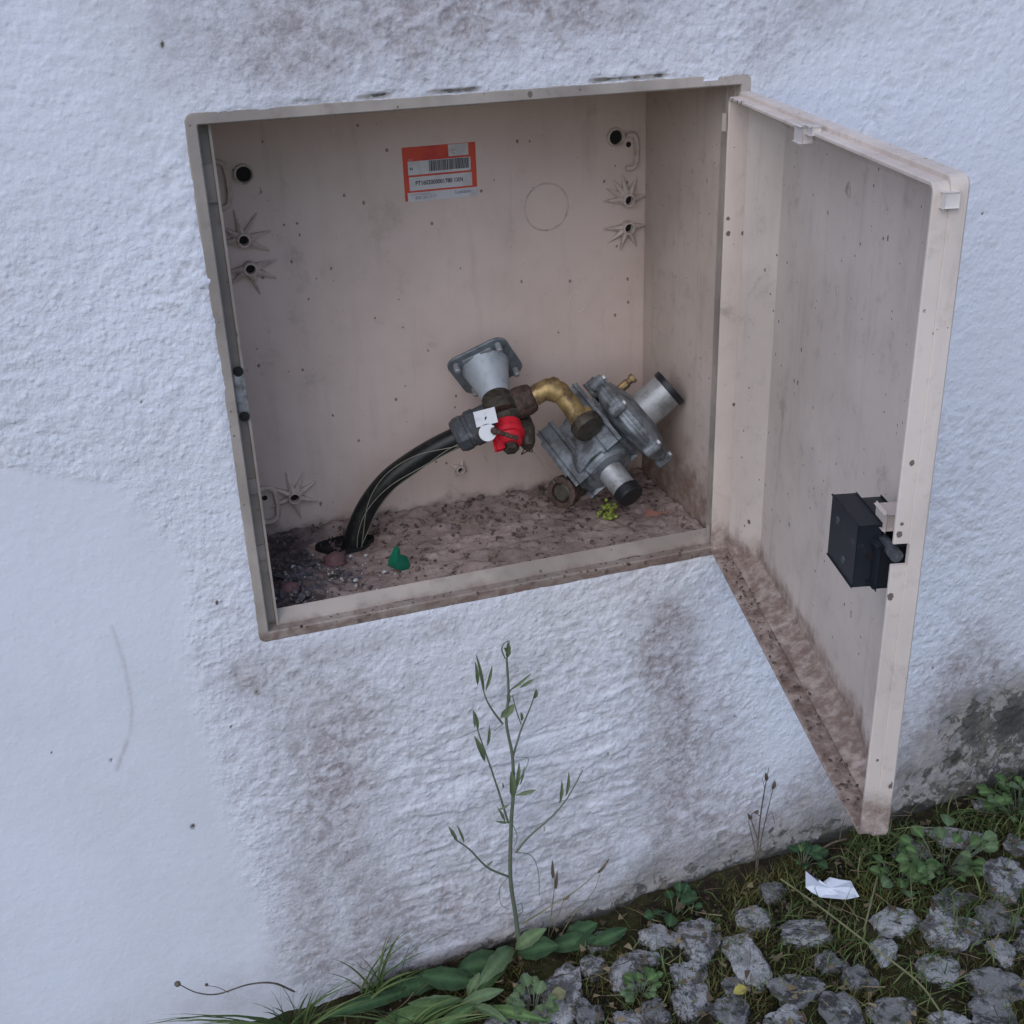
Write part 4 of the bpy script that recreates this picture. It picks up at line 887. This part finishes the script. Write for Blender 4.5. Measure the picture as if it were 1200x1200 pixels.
# ------------------------------------------------------------------ plants
def leafmesh(base, tip, width, nrm, fold=.25, curl=0, seg=8, shape=1.0, wave=0):
    ax_ = tip - base; L = ax_.length; t = ax_.normalized(); s_ = t.cross(nrm).normalized(); n_ = s_.cross(t)
    vs = []; fs = []
    for i in range(seg + 1):
        u = i / seg; wd = width * .5 * math.sin(math.pi * min(1, max(0, u ** shape * .96 + .02))) ** .8; c = base + ax_ * u + n_ * (curl * L * (u * (1 - u)) * 4 - 0)
        wv = wave * math.sin(u * 17 + L * 900) * width; wd *= 1 + .10 * math.sin(u * 23 + L * 1700)
        vs += [c - s_ * wd + n_ * (wd * fold + wv), c - s_ * wd * .5 + n_ * (wd * fold * .35), c, c + s_ * wd * .5 + n_ * (wd * fold * .35), c + s_ * wd + n_ * (wd * fold - wv)]
    for i in range(seg):
        for k in range(4): a = 5 * i + k; fs.append((a, a + 1, a + 6, a + 5))
    return vs, fs
def cropm(x, y, Y=-.035): return P(500 + x / 3.159, 730 + y / 3.159, Y)
base = P(607, 1106, -.012)
WEED = empty('weed', base, 'tall thin green weed with forked stems and seed pods against the wall under the cabinet', 'plant')
def stem(pts, r0, r1, name='stem', mat='stem', Y=None, par=None):
    ps = spline([cropm(*p) if len(p) == 2 else cropm(p[0], p[1], p[2]) for p in pts], 6); n_ = len(ps)
    b = B(); b.tube(ps, [r0 + (r1 - r0) * i / (n_ - 1) for i in range(n_)], 7); return b.build(name, MAT[mat], par or WEED, auto=60)
main = stem([(343, 1190, -.014), (330, 1090, -.018), (310, 940, -.028), (313, 740, -.035), (320, 640, -.037), (318, 500, -.04), (295, 370, -.042), (303, 260, -.043), (296, 130, -.045)], .0028, .0012)
stem([(305, 940, -.028), (225, 905, -.034), (160, 840, -.04), (112, 805, -.043)], .0014, .0008, 'branch')
stem([(330, 850, -.032), (380, 790, -.035), (460, 720, -.035), (520, 650, -.038), (578, 545, -.04)], .0014, .0006, 'branch')
stem([(302, 740, -.035), (265, 620, -.04), (228, 510, -.045), (190, 400, -.046), (175, 330, -.046)], .0013, .0006, 'branch')
stem([(318, 500, -.04), (348, 400, -.038), (385, 310, -.038), (402, 255, -.038)], .0013, .0006, 'branch')
stem([(350, 375, -.038), (332, 325, -.042), (318, 270, -.044)], .0007, .0005, 'branch')
stem([(280, 372, -.042), (235, 310, -.045), (210, 250, -.046), (184, 120, -.046)], .0012, .0005, 'branch')
stem([(305, 260, -.043), (320, 240, -.04), (385, 190, -.038)], .0008, .0004, 'branch')
stem([(325, 640, -.037), (345, 580, -.035), (370, 530, -.034), (375, 500, -.034), (330, 497, -.036)], .0005, .0003, 'tendril')
stem([(330, 850, -.032), (385, 860, -.03), (412, 915, -.028), (418, 1010, -.026)], .0006, .0003, 'tendril')
stem([(300, 942, -.03), (270, 985, -.03), (275, 1040, -.03), (300, 1058, -.03)], .0005, .0003, 'tendril')
stem([(332, 1080, -.02), (355, 1068, -.022), (350, 1038, -.022), (336, 1045, -.022)], .0006, .0004, 'tendril')
stem([(318, 745, -.035), (335, 790, -.033), (325, 830, -.032)], .0004, .0003, 'tendril')
stem([(250, 400, -.042), (285, 372, -.042)], .0004, .0004, 'tendril')
stem([(290, 130, -.045), (278, 100, -.046), (288, 75, -.047), (305, 68, -.047), (302, 100, -.046)], .0008, .0004, 'tendril')
pods = [((112, 808), (80, 752), 13), ((138, 812), (112, 748), 9), ((222, 900), (246, 880), 7), ((492, 668), (500, 582), 13), ((515, 640), (526, 552), 13), ((178, 330), (190, 395), 12), ((172, 320), (178, 390), 9), ((215, 512), (176, 418), 19), ((225, 455), (232, 378), 11),
        ((188, 230), (180, 145), 13), ((212, 258), (184, 118), 9), ((218, 250), (243, 155), 11), ((318, 245), (388, 186), 9), ((345, 240), (398, 206), 11), ((352, 362), (348, 330), 12), ((400, 280), (405, 245), 14), ((316, 642), (312, 550), 26), ((330, 610), (342, 515), 14), ((345, 600), (362, 530), 8),
        ((330, 638), (405, 618), 14), ((290, 735), (262, 682), 10), ((270, 690), (308, 672), 9), ((300, 740), (255, 735), 9), ((275, 350), (326, 300), 28), ((298, 130), (300, 70), 18), ((300, 300), (302, 255), 14), ((283, 612), (280, 590), 6), ((435, 752), (434, 775), 4), ((300, 108), (286, 92), 14)]
for (a, b_, w_) in pods:
    A_, B_ = cropm(*a, -.040), cropm(*b_, -.044); vs, fs = leafmesh(A_, B_, w_ * K / 3.159 * 1.15, -FWD + CV(.3, .2, 0, 1), .5, .06, 6)
    part('pod', vs, fs, MAT['pod'], WEED, smooth=True)
def leafpart(data, mat, par):
    o = part('leaf', data[0], data[1], mat, par, smooth=True); at = o.data.attributes.new('vein', 'FLOAT', 'POINT')
    at.data.foreach_set('value', [1.0 if i % 5 == 2 else 0.0 for i in range(len(o.data.vertices))]); return o
def plant_leaves(name, loc, label, cat, leaves, mat, group=None, fold=.35, stemr=0, wave=.05):
    """leaves: (base xyz, tip xyz, width, normal)"""
    E_ = empty(name, loc, label, cat, group)
    for lf in leaves:
        vs, fs = leafmesh(lf[0], lf[1], lf[2], lf[3], fold, lf[4] if len(lf) > 4 else .1, wave=wave); leafpart((vs, fs), lf[5] if len(lf) > 5 else mat, E_)
    return E_
N0 = Vector((-.1, -.6, .8))
# pixels -> leaf between two ground-ish points at given heights
def LF(a, ha, b_, hb_, w_, mat=None, curl=.12, nrm=None):
    pa = G(*a, ha); pb = G(*b_, hb_); pa.y = min(pa.y, -.004); pb.y = min(pb.y, -.006)
    return (pa, pb, w_, nrm or (N0 + Vector((random.uniform(-.3, .3), random.uniform(-.2, .2), 0))), curl, mat or MAT['leaf'])
random.seed(31)
plant_leaves('dock_plant', G(590, 1125), 'broad leaved weed at the foot of the tall thin weed, pale and dark leaves', 'plant', [
    LF((600, 1118), .005, (545, 1180), .01, .018, MAT['leaf']), LF((604, 1112), .01, (640, 1088), .035, .018, MAT['leafp']), LF((600, 1110), .01, (560, 1155), .03, .022, MAT['leafp']), LF((606, 1116), .005, (655, 1108), .02, .028, MAT['leafd']),
    LF((660, 1105), .005, (700, 1082), .025, .024, MAT['leafd']), LF((690, 1108), .004, (735, 1088), .015, .018, MAT['leafd']), LF((640, 1112), .004, (700, 1098), .012, .022, MAT['leafd'])], MAT['leaf'])
plant_leaves('dark_leaf_plant', G(540, 1150), 'low plant with large dark green rounded leaf left of the tall weed', 'plant', [
    LF((595, 1125), .02, (536, 1136), .02, .030, MAT['leafd'], .05), LF((560, 1150), .01, (490, 1142), .02, .026, MAT['leafd']), LF((520, 1150), .005, (440, 1165), .01, .022, MAT['leafd']), LF((500, 1155), .006, (370, 1195), .0, .016, MAT['leafd'])], MAT['leafd'])
plant_leaves('lance_leaf_plant', G(520, 1185), 'rosette of long green lance leaves at the wall foot, lower left of the tall weed', 'plant', [
    LF((545, 1172), .008, (440, 1200), .014, .015), LF((540, 1170), .012, (478, 1176), .02, .012, MAT['leafp']), LF((560, 1175), .01, (500, 1215), .01, .015), LF((550, 1178), .008, (596, 1200), .012, .012, MAT['leafp']), LF((548, 1168), .01, (562, 1140), .03, .013, MAT['leafp']),
    LF((530, 1180), .008, (420, 1218), .01, .015), LF((570, 1180), .008, (640, 1196), .012, .014), LF((540, 1176), .012, (590, 1160), .018, .014, MAT['leafp'])], MAT['leaf'], wave=.05)
random.seed(33)
def small_leaf_plant(name, c, n, rad, lw, label, mats, hgt=.02):
    E_ = empty(name, G(*c), label, 'plant', 'small leafy weeds along the paving'); g = G(*c)
    for k in range(n):
        a = random.uniform(0, 6.28); r_ = rad * math.sqrt(random.random()); q_ = Vector((g.x + r_ * math.cos(a), min(g.y + r_ * .7 * math.sin(a), -.01), 0)); q_.z = gz(q_.x) + random.uniform(.3, 1) * hgt
        root = Vector((g.x + .4 * (q_.x - g.x), g.y + .4 * (q_.y - g.y), gz(g.x))); d_ = Vector((math.cos(a), math.sin(a), random.uniform(-.1, .5))).normalized()
        b = B(); b.tube([root, (root + q_) / 2 + Vector((0, 0, .003)), q_], .0006, 5); st_ = b.build('stalk', MAT['stem'], E_, auto=60)
        w_ = lw * random.uniform(.6, 1.2); vs, fs = leafmesh(q_, q_ + d_ * w_ * 1.05, w_, Vector((random.gauss(0, .25), -.3 + random.gauss(0, .25), 1)), .2, .06, 6); leafpart((vs, fs), random.choice(mats), E_)
GL = [MAT['leaf'], MAT['leaf'], MAT['leafp']]
small_leaf_plant('round_leaf_plant', (1105, 1018), 46, .055, .017, 'patch of small rounded green leaves right of the door tip', GL, .035)
small_leaf_plant('round_leaf_plant', (1055, 1035), 26, .035, .015, 'small cluster of round green leaves just right of the torn paper', GL, .025)
small_leaf_plant('round_leaf_plant', (940, 1015), 16, .022, .014, 'little green leaves at the wall foot left of the torn paper', [MAT['leafd'], MAT['leaf']], .025)
small_leaf_plant('round_leaf_plant', (1195, 955), 34, .05, .016, 'leafy green plant against the wall at the right edge', GL, .05)
small_leaf_plant('round_leaf_plant', (750, 1165), 18, .022, .012, 'small bright green leaves between grey stones, bottom centre', GL, .018)
small_leaf_plant('round_leaf_plant', (625, 1185), 22, .03, .014, 'yellowish green leaflets at the bottom beside the white stone', [MAT['leafp'], MAT['leafp'], MAT['straw']], .02)
small_leaf_plant('round_leaf_plant', (790, 1072), 14, .03, .016, 'dark leaves in the joint between wall and paving', [MAT['leafd']], .02)
# dry plant
DRY = empty('dry_plant', P(885, 1040, -.012), 'dead brown forked stalk standing against the wall left of the door tip', 'plant')
def dstem(pts, r0, r1, par, mat, name='stem'):
    ps = spline([P(*p) for p in pts], 5); n_ = len(ps); b = B(); b.tube(ps, [r0 + (r1 - r0) * i / (n_ - 1) for i in range(n_)], 6); return b.build(name, MAT[mat], par, auto=60)
dstem([(884, 1048, -.012), (888, 990, -.02), (892, 950, -.022), (898, 915, -.024), (901, 900, -.024)], .0013, .0004, DRY, 'dry')
dstem([(886, 1030, -.014), (892, 985, -.02), (902, 940, -.022), (907, 920, -.022)], .0010, .0004, DRY, 'dry')
dstem([(889, 988, -.02), (884, 972, -.02), (880, 958, -.021), (884, 952, -.022), (890, 956, -.022)], .0008, .0004, DRY, 'dry')
dstem([(886, 1000, -.018), (880, 975, -.02), (877, 962, -.021)], .0006, .0004, DRY, 'dry')
dstem([(897, 962, -.022), (904, 952, -.022), (908, 965, -.022)], .0004, .0003, DRY, 'dry')
dstem([(894, 940, -.022), (896, 925, -.022), (893, 912, -.022)], .0005, .0003, DRY, 'dry')
for a, b_ in (((880, 960), (876, 953)), ((898, 915), (897, 905)), ((905, 925), (908, 914)), ((884, 953), (889, 949))):
    vs, fs = leafmesh(P(*a, -.022), P(*b_, -.024), .005, -FWD, .6, .1, 5); part('husk', vs, fs, MAT['dry'], DRY)
D2 = empty('dry_plant', P(985, 1000, -.02), 'dark dead twig lying at the wall foot just left of the door tip', 'twig')
dstem([(938, 1012, -.02), (955, 1000, -.02), (975, 988, -.02), (992, 983, -.02)], .002, .0012, D2, 'dry'); dstem([(984, 985, -.02), (986, 970, -.02), (990, 958, -.022)], .001, .0004, D2, 'dry')
D3 = empty('dry_grass', P(650, 1105, -.012), 'dry grass stalks leaning right beside the tall green weed', 'grass stalks')
dstem([(612, 1083, -.012), (645, 1062, -.03), (680, 1040, -.035), (712, 1010, -.04)], .0010, .0003, D3, 'straw', 'stalk')
dstem([(655, 1100, -.012), (670, 1075, -.02), (695, 1045, -.03), (705, 1018, -.035)], .0008, .0003, D3, 'straw', 'stalk')
dstem([(641, 1108, -.012), (646, 1070, -.02), (650, 1035, -.025), (648, 1008, -.028)], .0008, .0003, D3, 'straw', 'stalk')
dstem([(640, 1110, -.015), (650, 1085, -.02), (662, 1050, -.025)], .0005, .0003, D3, 'straw', 'stalk')
for a, b_ in (((648, 1030), (647, 1008)), ((651, 1042), (653, 1020)), ((700, 1024), (714, 1006)), ((660, 1055), (668, 1048))):
    vs, fs = leafmesh(P(*a, -.03), P(*b_, -.03), .004, -FWD, .6, .1, 5); part('husk', vs, fs, MAT['dry'], D3)
# stalk with seed heads, bottom left
D4 = empty('seed_stalk', P(330, 1160, -.02), 'thin arching stalk with small round seed heads low on the left', 'plant')
dstem([(345, 1162, -.02), (320, 1152, -.03), (290, 1154, -.035), (255, 1165, -.04), (230, 1163, -.042), (209, 1153, -.045)], .0012, .0005, D4, 'dry'); dstem([(268, 1163, -.04), (255, 1157, -.04), (243, 1155, -.04)], .0004, .0003, D4, 'dry')
for px, py, r in ((208, 1153, .0032), (242, 1154, .0018)):
    b = B(); b.lathe(P(px, py, -.044), CV(-1, .3, 0, 1), [(-r, r * .4), (-r * .5, r * .9), (0, r), (r * .6, r * .8), (r, r * .3)], 10); b.build('seed_head', MAT['dry'], D4, auto=50)
# grass clumps at lower left
def clump(px, py, n, tips, label, seed, yy=-.02, wmat='grass'):
    random.seed(seed); acc = ([], [], [])
    E_ = P(px, py, yy)
    for k in range(n):
        tx_, ty_ = random.choice(tips); bx = E_ + CV(random.gauss(0, 14), random.gauss(0, 3), random.gauss(-8, 8)); tp = P(tx_ + random.gauss(0, 14), ty_ + random.gauss(0, 8), yy - random.uniform(.0, .05)); d_ = tp - bx; L = d_.length
        ribbon(acc, bx, d_ + Vector((0, 0, L * .35)), L * 1.05, random.uniform(.0015, .0042), Vector((d_.x * .6 / L, d_.y * .5 / L, -.55)), random.betavariate(2, 3), 6, side=Vector((random.uniform(-1, 1), random.uniform(-.3, .3), .3)).cross(d_).normalized())
    me = mesh('grass_clump', [v - E_ for v in acc[0]], acc[1]); at = me.attributes.new('tint', 'FLOAT', 'POINT'); at.data.foreach_set('value', acc[2]); o = link('grass_clump', me, MAT[wmat]); o.location = E_
    return tag(o, label, 'grass clump', 'grass clumps along the wall')
clump(350, 1215, 46, [(185, 1182), (230, 1190), (330, 1160), (395, 1150), (360, 1155), (420, 1170), (300, 1185)], 'clump of green grass blades at the bottom left corner of the planting', 3, -.03)
clump(440, 1165, 26, [(470, 1090), (455, 1100), (480, 1115), (430, 1120), (505, 1140), (395, 1130)], 'soft grass clump against the wall left of the tall weed', 5, -.015)
clump(480, 1210, 30, [(420, 1180), (520, 1170), (560, 1185), (450, 1190), (600, 1180)], 'grass blades mixed with the lance leaves at the bottom edge', 12, -.07)
clump(1060, 1010, 46, [(1048, 955), (1030, 960), (1090, 985), (1065, 975), (1020, 1000), (1100, 1000)], 'grass clump growing right behind the door tip', 6, -.03)
clump(1170, 960, 30, [(1150, 925), (1185, 910), (1200, 930), (1165, 940)], 'grass clump against the wall near the right edge', 9, -.02)
# long dry stems crossing the paving
E5 = empty('fallen_stalk', G(940, 1060, .02), 'long straw coloured stalk lying diagonally across the paving below the paper', 'grass stalks')
b = B(); b.tube(spline([G(915, 1030, .02), G(960, 1062, .025), G(1020, 1108, .028), G(1075, 1150, .025), G(1105, 1190, .02)], 5), .0012, 6); b.build('stalk', MAT['straw'], E5, auto=60)
b = B(); b.tube(spline([G(1028, 1028, .02), G(1020, 1060, .028), G(1012, 1092, .02)], 5), .0012, 6); b.build('stalk', MAT['straw'], E5, auto=60)
b = B(); b.tube(spline([G(1048, 972, .03), G(1070, 969, .04), G(1092, 970, .03)], 5), .0006, 6); b.build('stalk', MAT['straw'], E5, auto=60)
# torn paper
pp = [(-30, 1), (-25, 20), (-17, 15), (-8, 10), (3, 13), (13, 10), (28, 9), (29, -1), (33, -8), (16, -12), (0, -12), (-14, -8), (-24, -4)]
pcn = G(973, 1042, .022); rt = Vector((RIGHT.x, RIGHT.y, 0)).normalized(); fw_ = Vector((FWD.x, FWD.y, .25)).normalized()
vs = [pcn + rt * x * .001 + fw_ * (y * .00125) + Vector((0, 0, .003 * math.sin(x * .13))) for x, y in pp]; n_ = len(pp); ctr = [pcn + rt * x * .001 + Vector((0, 0, z)) for x, z in ((-18, .004), (-5, -.001), (8, .003), (20, .0))]
lo = [v - Vector((0, 0, .0006)) for v in vs]
random.seed(2); inner = [pcn + (v - pcn) * random.uniform(.45, .7) + Vector((0, 0, random.uniform(-.002, .005))) for v in vs]; vs = [v + Vector((0, 0, random.uniform(-.003, .004))) for v in vs]
def sheet(dz): return [v + dz for v in vs] + [v + dz for v in inner] + [pcn + Vector((0, 0, .002)) + dz]
fsp = [(i, (i + 1) % n_, n_ + (i + 1) % n_, n_ + i) for i in range(n_)] + [(n_ + i, n_ + (i + 1) % n_, 2 * n_) for i in range(n_)]
b = B(); b.add(sheet(Vector((0, 0, 0))), fsp); b.add(sheet(Vector((0, 0, -.0006))), [f[::-1] for f in fsp]); b.add(vs + [v - Vector((0, 0, .0006)) for v in vs], [(i, n_ + i, n_ + (i + 1) % n_, (i + 1) % n_) for i in range(n_)])
tag(b.build('paper_scrap', MAT['paper'], auto=20), 'torn white scrap of paper on the grass below the door tip', 'paper')
g = G(867, 1161, .02); vs, fs = leafmesh(g + Vector((-.008, 0, 0)), g + Vector((.008, -.002, .002)), .012, Vector((0, -.3, 1)), .3, .1)
c = g; o = link('fallen_leaf', mesh('fallen_leaf', [v - c for v in vs], fs), MAT['yleaf'], smooth=True); o.location = c; tag(o, 'small yellow fallen leaf on the moss below the white stone', 'leaf')
bpy.context.view_layer.update()
